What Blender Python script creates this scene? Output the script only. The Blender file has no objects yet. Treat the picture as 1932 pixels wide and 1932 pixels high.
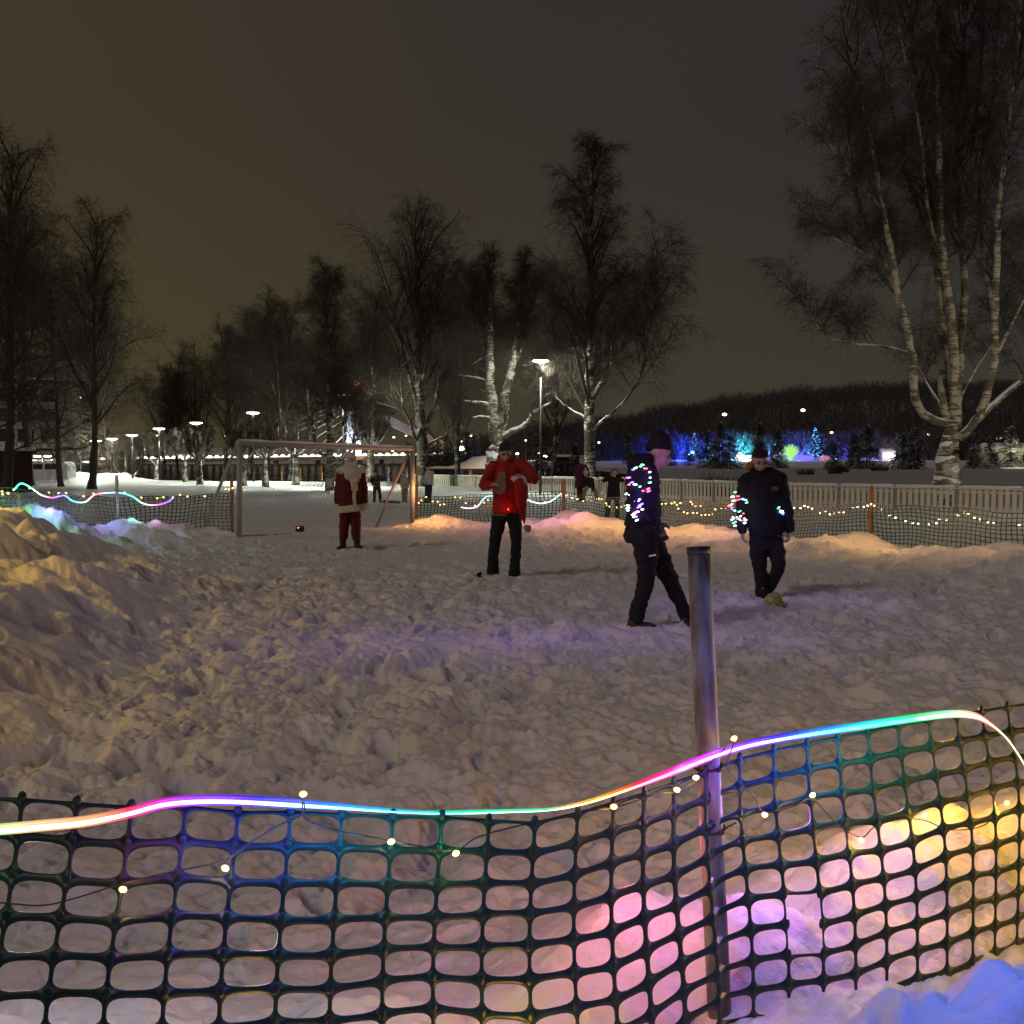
import bpy, bmesh, math, random
import numpy as np
from mathutils import Vector, Matrix, noise as mnoise
R = math.radians
sc = bpy.context.scene
col = sc.collection
# ------------------------------------------------------------------ camera
F = 2093.0; PITCH = math.atan(104/2093.0); CH = 1.60
ca, sa = math.cos(PITCH), math.sin(PITCH)
def at(px, py, Y):
    """point of the place at distance Y seen in direction (px,py)"""
    u = -(py-966)/F; x = (px-966)/F
    dx, dy, dz = x, ca+u*sa, -sa+u*ca
    k = Y/dy
    return Vector((dx*k, Y, CH+dz*k))
cam_d = bpy.data.cameras.new('camera'); cam = bpy.data.objects.new('camera', cam_d); col.objects.link(cam)
cam.location = (0, 0, CH); cam.rotation_euler = (math.pi/2-PITCH, 0, 0)
cam_d.sensor_width = 24; cam_d.lens = 24*F/1932; cam_d.clip_start = 0.05; cam_d.clip_end = 6000
sc.camera = cam
# ------------------------------------------------------------------ helpers
def tag(o, label=None, cat=None, group=None, kind=None):
    if label: o['label'] = label
    if cat: o['category'] = cat
    if group: o['group'] = group
    if kind: o['kind'] = kind
    return o
def empty(name, loc, label=None, cat=None, group=None, rz=0):
    o = bpy.data.objects.new(name, None); col.objects.link(o); o.location = loc; o.rotation_euler = (0, 0, rz)
    o.empty_display_size = .2
    return tag(o, label, cat, group)
def link(name, me, mat, parent=None):
    if mat is not None and not me.materials:
        for m in (mat if isinstance(mat, (list, tuple)) else [mat]): me.materials.append(m)
    o = bpy.data.objects.new(name, me); col.objects.link(o)
    if parent is not None: o.parent = parent
    return o
def set_smooth(me, s=True):
    me.polygons.foreach_set('use_smooth', np.full(len(me.polygons), s, dtype=bool))
def mesh_np(name, V, Fq=None, Ft=None, smooth=True, mats=None):
    """mesh from vertex array plus arrays of quads and triangles"""
    me = bpy.data.meshes.new(name)
    V = np.asarray(V, dtype=np.float32).reshape(-1, 3)
    Fq = np.zeros((0, 4), int) if Fq is None else np.asarray(Fq).reshape(-1, 4)
    Ft = np.zeros((0, 3), int) if Ft is None else np.asarray(Ft).reshape(-1, 3)
    nl = Fq.size+Ft.size; nf = len(Fq)+len(Ft)
    me.vertices.add(len(V)); me.vertices.foreach_set('co', V.ravel())
    me.loops.add(nl); me.loops.foreach_set('vertex_index', np.concatenate([Fq.ravel(), Ft.ravel()]).astype(np.int32))
    me.polygons.add(nf)
    st = np.concatenate([np.arange(len(Fq))*4, Fq.size+np.arange(len(Ft))*3]).astype(np.int32)
    me.polygons.foreach_set('loop_start', st)
    me.update(calc_edges=True); me.validate()
    set_smooth(me, smooth)
    return me
class MB:
    def __init__(s): s.v = []; s.f = []; s.m = []
    def add(s, verts, faces, mi=0):
        o = len(s.v); s.v += [tuple(v) for v in verts]; s.f += [tuple(i+o for i in f) for f in faces]; s.m += [mi]*len(faces)
    def box(s, c, d, M=None, mi=0):
        x, y, z = d[0]/2, d[1]/2, d[2]/2
        vs = [Vector((a*x, b*y, e*z)) for a in (-1, 1) for b in (-1, 1) for e in (-1, 1)]
        if M is not None: vs = [M @ v for v in vs]
        vs = [v+Vector(c) for v in vs]
        s.add(vs, [(0, 1, 3, 2), (4, 6, 7, 5), (0, 4, 5, 1), (2, 3, 7, 6), (0, 2, 6, 4), (1, 5, 7, 3)], mi)
    def beam(s, a, b, w, h, mi=0):
        a = Vector(a); b = Vector(b); d = b-a; L = d.length; q = d.to_track_quat('Y', 'Z').to_matrix()
        s.box((a+b)/2, (w, L, h), q, mi)
    def tube(s, pts, r, k=8, mi=0, caps=True):
        pts = [Vector(p) for p in pts]; n = len(pts)
        rr = r if isinstance(r, (list, tuple)) else [r]*n
        rings = []; u = None
        for i, p in enumerate(pts):
            t = (pts[min(i+1, n-1)]-pts[max(i-1, 0)])
            t = t.normalized() if t.length > 1e-9 else Vector((0, 0, 1))
            if u is None:
                u = t.cross(Vector((0, 0, 1)))
                if u.length < .1: u = t.cross(Vector((0, 1, 0)))
            u = (u-t*u.dot(t)).normalized(); v = t.cross(u)
            rings += [p+(u*math.cos(2*math.pi*j/k)+v*math.sin(2*math.pi*j/k))*rr[i] for j in range(k)]
        fs = [(i*k+j, i*k+(j+1) % k, (i+1)*k+(j+1) % k, (i+1)*k+j) for i in range(n-1) for j in range(k)]
        if caps: fs += [tuple(range(k-1, -1, -1)), tuple((n-1)*k+j for j in range(k))]
        s.add(rings, fs, mi)
    def ell(s, c, r, nu=12, nv=8, M=None, mi=0):
        c = Vector(c); r = (r, r, r) if isinstance(r, (int, float)) else r
        vs = []
        for i in range(nv+1):
            th = math.pi*i/nv
            for j in range(nu):
                ph = 2*math.pi*j/nu
                v = Vector((r[0]*math.sin(th)*math.cos(ph), r[1]*math.sin(th)*math.sin(ph), r[2]*math.cos(th)))
                vs.append((M @ v if M is not None else v)+c)
        fs = [(i*nu+j, (i+1)*nu+j, (i+1)*nu+(j+1) % nu, i*nu+(j+1) % nu) for i in range(nv) for j in range(nu)]
        s.add(vs, fs, mi)
    def build(s, name, mat, parent=None, smooth=False, world=None):
        me = bpy.data.meshes.new(name); vs = s.v
        if world is not None: vs = [Vector(v)-Vector(world) for v in vs]
        me.from_pydata([tuple(v) for v in vs], [], s.f); me.update()
        ms = mat if isinstance(mat, (list, tuple)) else [mat]
        for m in ms: me.materials.append(m)
        if len(ms) > 1: me.polygons.foreach_set('material_index', np.array(s.m, dtype=np.int32))
        bm = bmesh.new(); bm.from_mesh(me); bmesh.ops.remove_doubles(bm, verts=bm.verts, dist=1e-5)
        bmesh.ops.recalc_face_normals(bm, faces=bm.faces); bm.to_mesh(me); bm.free()
        set_smooth(me, smooth)
        o = bpy.data.objects.new(name, me); col.objects.link(o)
        if parent is not None: o.parent = parent
        return o
def copy_tree(o, parent=None):
    c = o.copy(); col.objects.link(c); c.parent = parent
    for ch in list(o.children): copy_tree(ch, c)
    return c
# ------------------------------------------------------------------ materials
def newmat(name):
    m = bpy.data.materials.new(name); m.use_nodes = True
    nt = m.node_tree; return m, nt, nt.nodes['Principled BSDF']
def node(nt, t, **kw):
    n = nt.nodes.new(t)
    for k, v in kw.items():
        if k in n.inputs: n.inputs[k].default_value = v
        else: setattr(n, k, v)
    return n
def mat(name, c, rough=.7, metal=0, var=.25, scale=8, bump=0, bscale=40, coords='Object'):
    """base colour broken up by noise, optional fine bump"""
    m, nt, b = newmat(name); L = nt.links
    tc = node(nt, 'ShaderNodeTexCoord')
    nz = node(nt, 'ShaderNodeTexNoise', Scale=scale, Detail=5.0); L.new(tc.outputs[coords], nz.inputs['Vector'])
    mx = node(nt, 'ShaderNodeMix', data_type='RGBA')
    mx.inputs[6].default_value = (*[x*(1-var) for x in c], 1); mx.inputs[7].default_value = (*[min(1, x*(1+var)) for x in c], 1)
    L.new(nz.outputs['Fac'], mx.inputs[0]); L.new(mx.outputs[2], b.inputs['Base Color'])
    b.inputs['Roughness'].default_value = rough; b.inputs['Metallic'].default_value = metal
    if bump:
        n2 = node(nt, 'ShaderNodeTexNoise', Scale=bscale, Detail=6.0); L.new(tc.outputs[coords], n2.inputs['Vector'])
        bp = node(nt, 'ShaderNodeBump', Strength=bump, Distance=.02); L.new(n2.outputs['Fac'], bp.inputs['Height']); L.new(bp.outputs[0], b.inputs['Normal'])
    return m
def emit(name, c, s, base=(.8, .8, .8)):
    m, nt, b = newmat(name)
    b.inputs['Base Color'].default_value = (*base, 1); b.inputs['Emission Color'].default_value = (*c, 1); b.inputs['Emission Strength'].default_value = s
    return m
def snow_mat():
    m, nt, b = newmat('snow'); L = nt.links
    tc = node(nt, 'ShaderNodeTexCoord')
    n1 = node(nt, 'ShaderNodeTexNoise', Scale=1.3, Detail=8.0); L.new(tc.outputs['Object'], n1.inputs['Vector'])
    mx = node(nt, 'ShaderNodeMix', data_type='RGBA'); mx.inputs[6].default_value = (.60, .59, .60, 1); mx.inputs[7].default_value = (.86, .86, .87, 1)
    L.new(n1.outputs['Fac'], mx.inputs[0]); L.new(mx.outputs[2], b.inputs['Base Color'])
    b.inputs['Roughness'].default_value = .65; b.inputs['Specular IOR Level'].default_value = .3
    n2 = node(nt, 'ShaderNodeTexNoise', Scale=22.0, Detail=8.0, Roughness=.65); L.new(tc.outputs['Object'], n2.inputs['Vector'])
    bp = node(nt, 'ShaderNodeBump', Strength=.55, Distance=.03); L.new(n2.outputs['Fac'], bp.inputs['Height']); L.new(bp.outputs[0], b.inputs['Normal'])
    return m
SNOW = snow_mat()
def bark_mat(name, white, dark, snowcap=.0, patch=.52):
    """birch bark: pale skin with dark horizontal scars and rough dark patches, snow lying on top"""
    m, nt, b = newmat(name); L = nt.links
    tc = node(nt, 'ShaderNodeTexCoord'); mp = node(nt, 'ShaderNodeMapping'); mp.inputs['Scale'].default_value = (1.4, 1.4, 9)
    L.new(tc.outputs['Object'], mp.inputs[0])
    n1 = node(nt, 'ShaderNodeTexNoise', Scale=1.6, Detail=6.0, Roughness=.6); L.new(mp.outputs[0], n1.inputs['Vector'])
    n3 = node(nt, 'ShaderNodeTexNoise', Scale=1.7, Detail=4.0); L.new(tc.outputs['Object'], n3.inputs['Vector'])
    ad = node(nt, 'ShaderNodeMath', operation='ADD'); L.new(n1.outputs['Fac'], ad.inputs[0]); L.new(n3.outputs['Fac'], ad.inputs[1])
    rp = node(nt, 'ShaderNodeValToRGB'); rp.color_ramp.elements[0].position = patch*2-.13; rp.color_ramp.elements[0].color = (*white, 1)
    rp.color_ramp.elements[1].position = patch*2; rp.color_ramp.elements[1].color = (*dark, 1)
    hv = node(nt, 'ShaderNodeMath', operation='MULTIPLY'); hv.inputs[1].default_value = .5
    rp.color_ramp.elements[0].position /= 2; rp.color_ramp.elements[1].position /= 2
    L.new(ad.outputs[0], hv.inputs[0]); L.new(hv.outputs[0], rp.inputs[0])
    out = rp.outputs[0]
    if snowcap:
        ge = node(nt, 'ShaderNodeNewGeometry'); sx = node(nt, 'ShaderNodeSeparateXYZ'); L.new(ge.outputs['Normal'], sx.inputs[0])
        n4 = node(nt, 'ShaderNodeTexNoise', Scale=3.0, Detail=3.0); L.new(tc.outputs['Object'], n4.inputs['Vector'])
        a2 = node(nt, 'ShaderNodeMath', operation='MULTIPLY_ADD'); a2.inputs[1].default_value = .6; L.new(n4.outputs['Fac'], a2.inputs[0]); L.new(sx.outputs['Z'], a2.inputs[2])
        mr = node(nt, 'ShaderNodeMapRange'); mr.inputs['From Min'].default_value = 1-snowcap; mr.inputs['From Max'].default_value = 1.08-snowcap
        L.new(a2.outputs[0], mr.inputs['Value'])
        mx = node(nt, 'ShaderNodeMix', data_type='RGBA'); mx.inputs[7].default_value = (.85, .85, .87, 1)
        L.new(mr.outputs[0], mx.inputs[0]); L.new(out, mx.inputs[6]); out = mx.outputs[2]
    L.new(out, b.inputs['Base Color']); b.inputs['Roughness'].default_value = .75
    bp = node(nt, 'ShaderNodeBump', Strength=.6, Distance=.04); L.new(n1.outputs['Fac'], bp.inputs['Height']); L.new(bp.outputs[0], b.inputs['Normal'])
    return m
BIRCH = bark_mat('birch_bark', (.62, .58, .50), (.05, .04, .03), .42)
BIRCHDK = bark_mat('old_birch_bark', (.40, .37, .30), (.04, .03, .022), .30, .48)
LARCH = mat('larch_bark', (.05, .038, .026), .9, var=.4)
TWIG = mat('twig', (.055, .038, .028), .85, var=.3, scale=.5)
BLACKMETAL = mat('black_metal', (.03, .03, .032), .5, .4)
WHITEPAINT = mat('weathered_white_paint', (.78, .72, .58), .6, var=.12, scale=3, bump=.2)
SNOWTOP = mat('lying_snow', (.8, .8, .82), .7, var=.06, scale=3, bump=.4, bscale=6)

# ------------------------------------------------------------------ world + sun
w = bpy.data.worlds.new('World'); sc.world = w; w.use_nodes = True
nt = w.node_tree; L = nt.links; bg = nt.nodes['Background']
tc = node(nt, 'ShaderNodeTexCoord'); sx = node(nt, 'ShaderNodeSeparateXYZ'); L.new(tc.outputs['Generated'], sx.inputs[0])
nz = node(nt, 'ShaderNodeTexNoise', Scale=1.8, Detail=4.0, Roughness=.45); L.new(tc.outputs['Generated'], nz.inputs['Vector'])
ad = node(nt, 'ShaderNodeMath', operation='MULTIPLY_ADD'); ad.inputs[1].default_value = .8; ad.inputs[2].default_value = -.4; L.new(nz.outputs['Fac'], ad.inputs[0])
a2 = node(nt, 'ShaderNodeMath', operation='ADD'); L.new(ad.outputs[0], a2.inputs[0]); L.new(sx.outputs['X'], a2.inputs[1])
mr = node(nt, 'ShaderNodeMapRange'); mr.inputs['From Min'].default_value = -.55; mr.inputs['From Max'].default_value = .5; L.new(a2.outputs[0], mr.inputs['Value'])
rp = node(nt, 'ShaderNodeValToRGB'); e = rp.color_ramp.elements
e[0].position = 0; e[0].color = (.058, .043, .0205, 1); e[1].position = 1; e[1].color = (.0250, .0232, .0262, 1)
k = e.new(.5); k.color = (.0400, .0315, .0235, 1)
L.new(mr.outputs[0], rp.inputs[0])
# glow of the town low over the far shore
mz = node(nt, 'ShaderNodeMapRange'); mz.inputs['From Min'].default_value = .0; mz.inputs['From Max'].default_value = .30; mz.inputs['To Min'].default_value = 1; mz.inputs['To Max'].default_value = 0
mz.interpolation_type = 'SMOOTHSTEP'; L.new(sx.outputs['Z'], mz.inputs['Value'])
gl = node(nt, 'ShaderNodeMix', data_type='RGBA', blend_type='ADD'); gl.inputs[7].default_value = (.012, .012, .002, 1)
L.new(mz.outputs[0], gl.inputs[0]); L.new(rp.outputs[0], gl.inputs[6])
sky = node(nt, 'ShaderNodeTexSky', sky_type='NISHITA'); sky.sun_disc = False; sky.sun_elevation = R(48); sky.sun_rotation = R(222)
b2 = node(nt, 'ShaderNodeBackground'); b2.inputs['Strength'].default_value = .0003; L.new(sky.outputs[0], b2.inputs['Color'])
sh = node(nt, 'ShaderNodeAddShader'); L.new(gl.outputs[2], bg.inputs['Color']); bg.inputs['Strength'].default_value = 1.0
L.new(bg.outputs[0], sh.inputs[0]); L.new(b2.outputs[0], sh.inputs[1]); L.new(sh.outputs[0], nt.nodes['World Output'].inputs['Surface'])
sd = bpy.data.lights.new('sun', 'SUN'); sd.energy = .365; sd.angle = R(14); sd.color = (1, .86, .85)
so = bpy.data.objects.new('sun', sd); col.objects.link(so)
so.rotation_euler = Vector((.66, .50, -.66)).to_track_quat('-Z', 'Y').to_euler()
sc.view_settings.view_transform = 'Standard'; sc.view_settings.look = 'None'; sc.view_settings.exposure = 0; sc.view_settings.gamma = 1
sc.cycles.max_bounces = 5; sc.cycles.diffuse_bounces = 3; sc.cycles.glossy_bounces = 3; sc.cycles.sample_clamp_indirect = 2; sc.cycles.caustics_reflective = False
sc.cycles.use_light_tree = True; sc.cycles.use_denoising = True
def lamp(loc, c, P, parent=None, r=.03, spot=None, name='lamp_light', aim=(0, 0, -1)):
    d = bpy.data.lights.new(name, 'SPOT' if spot else 'POINT'); d.energy = P; d.color = c; d.shadow_soft_size = r
    if spot: d.spot_size = R(spot); d.spot_blend = 1.0
    o = bpy.data.objects.new(name, d); col.objects.link(o)
    l = Vector(loc)
    if parent is not None: o.parent = parent; l = l-parent.location
    o.location = l
    if spot: o.rotation_euler = Vector(aim).to_track_quat('-Z', 'Y').to_euler()
    return o
# ------------------------------------------------------------------ noise (numpy)
_rng = np.random.RandomState(11)
PERM = np.tile(_rng.permutation(256), 2)
_g = _rng.rand(256)*2*np.pi; GX, GY = np.cos(_g), np.sin(_g)
def perlin(x, y):
    xi = np.floor(x).astype(int); yi = np.floor(y).astype(int); xf = x-xi; yf = y-yi
    xi &= 255; yi &= 255
    u = xf*xf*xf*(xf*(xf*6-15)+10); v = yf*yf*yf*(yf*(yf*6-15)+10)
    def g(a, b, fx, fy):
        h = PERM[(PERM[a & 255]+b) & 511 & 255]
        return GX[h]*fx+GY[h]*fy
    n00 = g(xi, yi, xf, yf); n10 = g(xi+1, yi, xf-1, yf); n01 = g(xi, yi+1, xf, yf-1); n11 = g(xi+1, yi+1, xf-1, yf-1)
    return (n00*(1-u)+n10*u)*(1-v)+(n01*(1-u)+n11*u)*v
def fbm(x, y, o=4, ga=.5):
    s = 0; a = 1
    for i in range(o): s = s+a*perlin(x*2**i+i*17.3, y*2**i+i*9.1); a *= ga
    return s
RND = np.random.RandomState(5).rand(4096, 5)
def pits(x, y, cell, dens=1.0, seed=0):
    """scattered elongated dents: 0 outside, up to 1 in the middle, with a negative rim"""
    cx = np.floor(x/cell).astype(int); cy = np.floor(y/cell).astype(int)
    out = np.zeros_like(x)
    for i in (-1, 0, 1):
        for j in (-1, 0, 1):
            a = cx+i; b = cy+j; h = (a*73856093 ^ b*19349663 ^ (seed*83492791+7)) & 4095
            q = RND[h]; px = (a+q[..., 0])*cell; py = (b+q[..., 1])*cell
            an = q[..., 2]*np.pi; dx = x-px; dy = y-py
            u = dx*np.cos(an)+dy*np.sin(an); v = -dx*np.sin(an)+dy*np.cos(an)
            s = cell*(.28+.22*q[..., 4])
            d = np.sqrt((u/(s*1.25))**2+(v/(s*.75))**2)
            p = np.where(d < 1, (1-d*d)**2, 0)-.16*np.exp(-((d-1.15)/.35)**2)
            out = out+np.where(q[..., 3] < dens, p, 0)
    return out
def boots(x, y, cell, dens, seed):
    """boot prints: flat-bottomed soles at random headings with a pushed-up lip"""
    cx = np.floor(x/cell).astype(int); cy = np.floor(y/cell).astype(int); out = np.zeros_like(x)
    for i in (-1, 0, 1):
        for j in (-1, 0, 1):
            a = cx+i; b = cy+j; q = RND[(a*73856093 ^ b*19349663 ^ (seed*83492791+7)) & 4095]
            an = q[..., 2]*np.pi; dx = x-(a+q[..., 0])*cell; dy = y-(b+q[..., 1])*cell
            u = dx*np.cos(an)+dy*np.sin(an); v = -dx*np.sin(an)+dy*np.cos(an)
            d = ((np.abs(u)/.155)**3+(np.abs(v)/(.060-.10*np.abs(u-.03)))**2)
            d = np.where(np.abs(u) < .17, d, 9)
            p = (1-sstep(.5, 1.25, d))-.30*np.exp(-((np.sqrt(np.minimum(d, 9))-1.35)/.35)**2)
            out = out+np.where(q[..., 3] < dens, p*(.6+.6*q[..., 4]), 0)
    return out
def sstep(a, b, x):
    t = np.clip((x-a)/(b-a), 0, 1); return t*t*(3-2*t)
CREST = np.array([(-2.6, 28.9, .02), (-1.6, 28.4, .30), (-.4, 27.9, .10), (.3, 27.6, .22), (1.25, 27.2, .42), (2.2, 25.9, .26), (3.3, 24.3, .22), (4.3, 22.8, .30), (5.1, 21.3, .24), (6.05, 19.3, .30), (6.8, 17.9, .22),
                  (7.4, 16.5, .28), (8.6, 12, .38), (8.2, 6, .4), (5.0, 4.8, .46), (2.6, 4.4, .46), (1.9, 3.85, .42), (1.2, 3.42, .36), (.75, 3.12, .34), (.35, 2.98, .30), (-.1, 2.9, .16), (-.6, 2.8, .12),
                  (-1.5, 2.7, .14), (-2.9, 3.4, .34), (-3.8, 5.2, .62), (-4.9, 8, .80), (-6.3, 12, .88), (-8.1, 16, .82), (-9.3, 19.0, .74), (-8.6, 20.0, .70), (-7.9, 21.0, .46), (-7.0, 22.1, .36), (-6.3, 23.0, .28), (-6.0, 23.4, .05)])
EDGE = np.array([(-400, 260), (-120, 130), (-40, 97), (-20, 86), (-8, 86), (0, 73), (5, 68), (12, 55), (18, 49), (25, 41), (60, 15), (120, -20), (400, -150)], float)
POLYIN = CREST[:, :2]
def inside(x, y):
    c = np.zeros(x.shape, bool); n = len(POLYIN)
    for i in range(n):
        x0, y0 = POLYIN[i]; x1, y1 = POLYIN[(i+1) % n]
        if y0 == y1: continue
        m = ((y0 > y) != (y1 > y)) & (x < (x1-x0)*(y-y0)/(y1-y0)+x0); c ^= m
    return c
RIDX = np.array([-2000, -900, -400, -120, 0, 140, 300, 500, 740, 966, 1300]); RIDH = np.array([10, 8, 6, 3, 6, 12, 20, 27, 31, 30, 30])
def terrain(x, y, detail=True):
    r = np.hypot(x, y)
    z = -.17*sstep(14, 21, y)-.31*sstep(24, 50, y)
    # bank ring
    best = np.full(x.shape, 1e9); hh = np.zeros(x.shape)
    near = r < 45
    xs, ys = x[near], y[near]; bb = np.full(xs.shape, 1e9); hb = np.zeros(xs.shape)
    for i in range(len(CREST)-1):
        x0, y0, h0 = CREST[i]; x1, y1, h1 = CREST[i+1]
        dx, dy = x1-x0, y1-y0; t = np.clip(((xs-x0)*dx+(ys-y0)*dy)/(dx*dx+dy*dy), 0, 1)
        d = np.hypot(xs-x0-t*dx, ys-y0-t*dy); m = d < bb
        bb = np.where(m, d, bb); hb = np.where(m, h0+t*(h1-h0), hb)
    best[near] = bb; hh[near] = hb
    ins = inside(x, y)
    n1 = fbm(x*.9+3, y*.9, 3); n2 = fbm(x*2.7, y*2.7+5, 3)
    wid = np.where(ins, .45+.9*sstep(3, 12, y)+.55*sstep(2, 4, -x)*(1-sstep(15, 19, y)), np.where(y < 6, .38, .75))*(1+.25*n1)
    bank = (hh*(1+.75*n1*np.where(y > 10, 1.2, .6)*np.where((x < -2.5) & (y < 17), .45, 1)+.30*n2*np.where((x < -2.5) & (y < 17), .35, 1)))*np.exp(-(best/wid)**2)
    z = z+bank
    # ground in front of the near fence where the camera stands
    z = z+np.where((~ins) & (r < 6), .10*np.exp(-((y-1.2)/1.2)**2)*(1-sstep(3, 6, r)), 0)
    z = z+.60*np.exp(-((np.abs(x-1.05)/.55)**3+((y-2.06)/.27)**2))*(.92+.16*np.abs(perlin(x*5.1+2, y*5.3))+.10*np.abs(perlin(x*13, y*13)))*(1+.22*n2)+.10*np.exp(-(((x-.35)/.3)**2+((y-2.1)/.25)**2))
    if detail:
        tr = ins*(1-np.exp(-(best/np.where(x < -2.5, 1.5, .7))**2)*.85)
        tr = np.where(ins, tr, .12*np.exp(-best/2))
        nearf = 1-sstep(60, 120, r)
        z = z+tr*(.05*fbm(x*1.5, y*1.5, 2)-.045*boots(x, y, .55, .75, 4)-.04*boots(x+3, y+8, .8, .8, 6)-.10*pits(x, y, .68, .6, 1)-.04*pits(x+9, y+4, .36, .55, 2)+.085*np.abs(perlin(x*2.9+7, y*2.9))+.055*np.abs(perlin(x*6.3, y*6.3+3))+.030*np.abs(perlin(x*13.1, y*12.7))+.008*fbm(x*24, y*24, 2))
        z = z+nearf*(1-tr)*(.012*fbm(x*4, y*4, 3)+.02*fbm(x*.7, y*.7, 2))
        near2 = (r < 9)*(1-sstep(5, 9, r))
        z = z+near2*(.022*np.abs(perlin(x*9+1, y*9))+.012*np.abs(perlin(x*21, y*21)))
        z = z+np.where(ins, 0, np.exp(-best/1.2)*.03*fbm(x*5, y*5, 3))
    # drifts between the pitch and the river, ploughed heaps by the car park
    out = sstep(30, 40, r)
    z = z+out*(1-sstep(95, 110, r))*.10*fbm(x*.12, y*.12, 3)
    for (hx, hy, hr, hz) in ((-43, 100, 4, .8), (-39, 98, 3, .9), (-33, 97, 4, 1.1), (-29, 96, 5, .5), (-50, 100, 4, .6), (-26, 70, 8, .25)):
        d = np.hypot((x-hx), (y-hy)*1.3)/hr; z = z+hz*np.exp(-d*d)*(1+.35*fbm(x*.8, y*.8, 3))
    z = z+.9*sstep(18, 34, -x+.0*y)*sstep(26, 40, y)*(1-sstep(52, 64, y))*.9
    # river bank, river bed, far shore and hill
    ye = np.interp(x, EDGE[:, 0], EDGE[:, 1])
    s = y-ye
    z = z+.25*np.exp(-((s+3)/3.0)**2)*(x < -9)
    z = z-4.2*sstep(0, 9, s)
    far = sstep(255, 330, r+12*fbm(x*.01, y*.01, 2)); px = x/np.maximum(y, 1)*F
    far2 = np.where(px > -60, 1, sstep(640, 700, r))
    farz = 3.2*far*far2*np.where(y > 0, 1, 0)
    z = z+farz+far*far2*sstep(300, 420, r)*(2.2+.8*fbm(x*.02, y*.02, 3))*(y > 0)
    rid = np.interp(px, RIDX, RIDH)
    z = z+np.where(y > 0, rid*sstep(400, 600, r)*(1+.04*fbm(x*.012, y*.012, 3)), 0)
    return z
def gz(x, y):
    return float(terrain(np.array([float(x)]), np.array([float(y)]), True)[0])
def build_ground():
    ang = np.concatenate([np.linspace(-31, 31, 900, endpoint=False), np.linspace(31, 329, 150, endpoint=False)])
    ang = np.radians(ang)
    rad = np.concatenate([np.linspace(.25, 1.5, 26, endpoint=False), np.linspace(1.5, 5, 330, endpoint=False), np.geomspace(5, 16, 400, endpoint=False),
                          np.geomspace(16, 45, 230, endpoint=False), np.geomspace(45, 150, 110, endpoint=False), np.geomspace(150, 2500, 110)])
    A, Rr = np.meshgrid(ang, rad)
    x = Rr*np.sin(A); y = Rr*np.cos(A); z = terrain(x.ravel(), y.ravel()).reshape(x.shape)
    na, nr = len(ang), len(rad)
    V = np.stack([x, y, z], -1).reshape(-1, 3)
    i = np.arange(nr-1)[:, None]; j = np.arange(na)[None, :]; j2 = (j+1) % na
    Q = np.stack([i*na+j, i*na+j2, (i+1)*na+j2, (i+1)*na+j], -1).reshape(-1, 4)[:, ::-1]
    V = np.vstack([V, [[0, 0, z[0].mean()]]])
    c = len(V)-1; jj = np.arange(na); T = np.stack([np.full(na, c), (jj+1) % na, jj], -1)
    me = mesh_np('snow_ground', V, Q, T); o = link('snow_ground', me, SNOW)
    tag(o, 'trampled snow field with raised snow banks round it', kind='structure')
build_ground()
# river water and snowy ice
WZ = -1.55
def water():
    m, nt, b = newmat('river_water'); L = nt.links
    gs = node(nt, 'ShaderNodeBsdfGlossy'); gs.inputs['Roughness'].default_value = .10; df = node(nt, 'ShaderNodeBsdfDiffuse'); df.inputs['Color'].default_value = (.03, .026, .022, 1)
    ms = node(nt, 'ShaderNodeMixShader'); ms.inputs[0].default_value = .09; L.new(df.outputs[0], ms.inputs[1]); L.new(gs.outputs[0], ms.inputs[2]); L.new(ms.outputs[0], nt.nodes['Material Output'].inputs['Surface'])
    tc = node(nt, 'ShaderNodeTexCoord'); n2 = node(nt, 'ShaderNodeTexNoise', Scale=.9, Detail=4.0); L.new(tc.outputs['Object'], n2.inputs['Vector'])
    bp = node(nt, 'ShaderNodeBump', Strength=.05, Distance=.05); L.new(n2.outputs['Fac'], bp.inputs['Height']); L.new(bp.outputs[0], gs.inputs['Normal'])
    mb = MB(); mb.add([(-900, -60, WZ), (900, -60, WZ), (900, 900, WZ), (-900, 900, WZ)], [(0, 1, 2, 3)])
    tag(mb.build('river_water', m), kind='structure')
    mb = MB(); pts = [(7, 60), (60, 0), (800, -100), (800, 500), (70, 380), (16, 330), (22, 180), (9, 110)]
    n = len(pts); mb.add([(x, y, WZ+.10) for x, y in pts]+[(x, y, WZ-.3) for x, y in pts], [tuple(range(n))]+[(i, (i+1) % n, (i+1) % n+n, i+n) for i in range(n)])
    tag(mb.build('river_ice', mat('snowy_ice', (.42, .41, .40), .8, var=.25, scale=.03, bump=.3, bscale=1)), kind='structure')
water()
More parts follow.
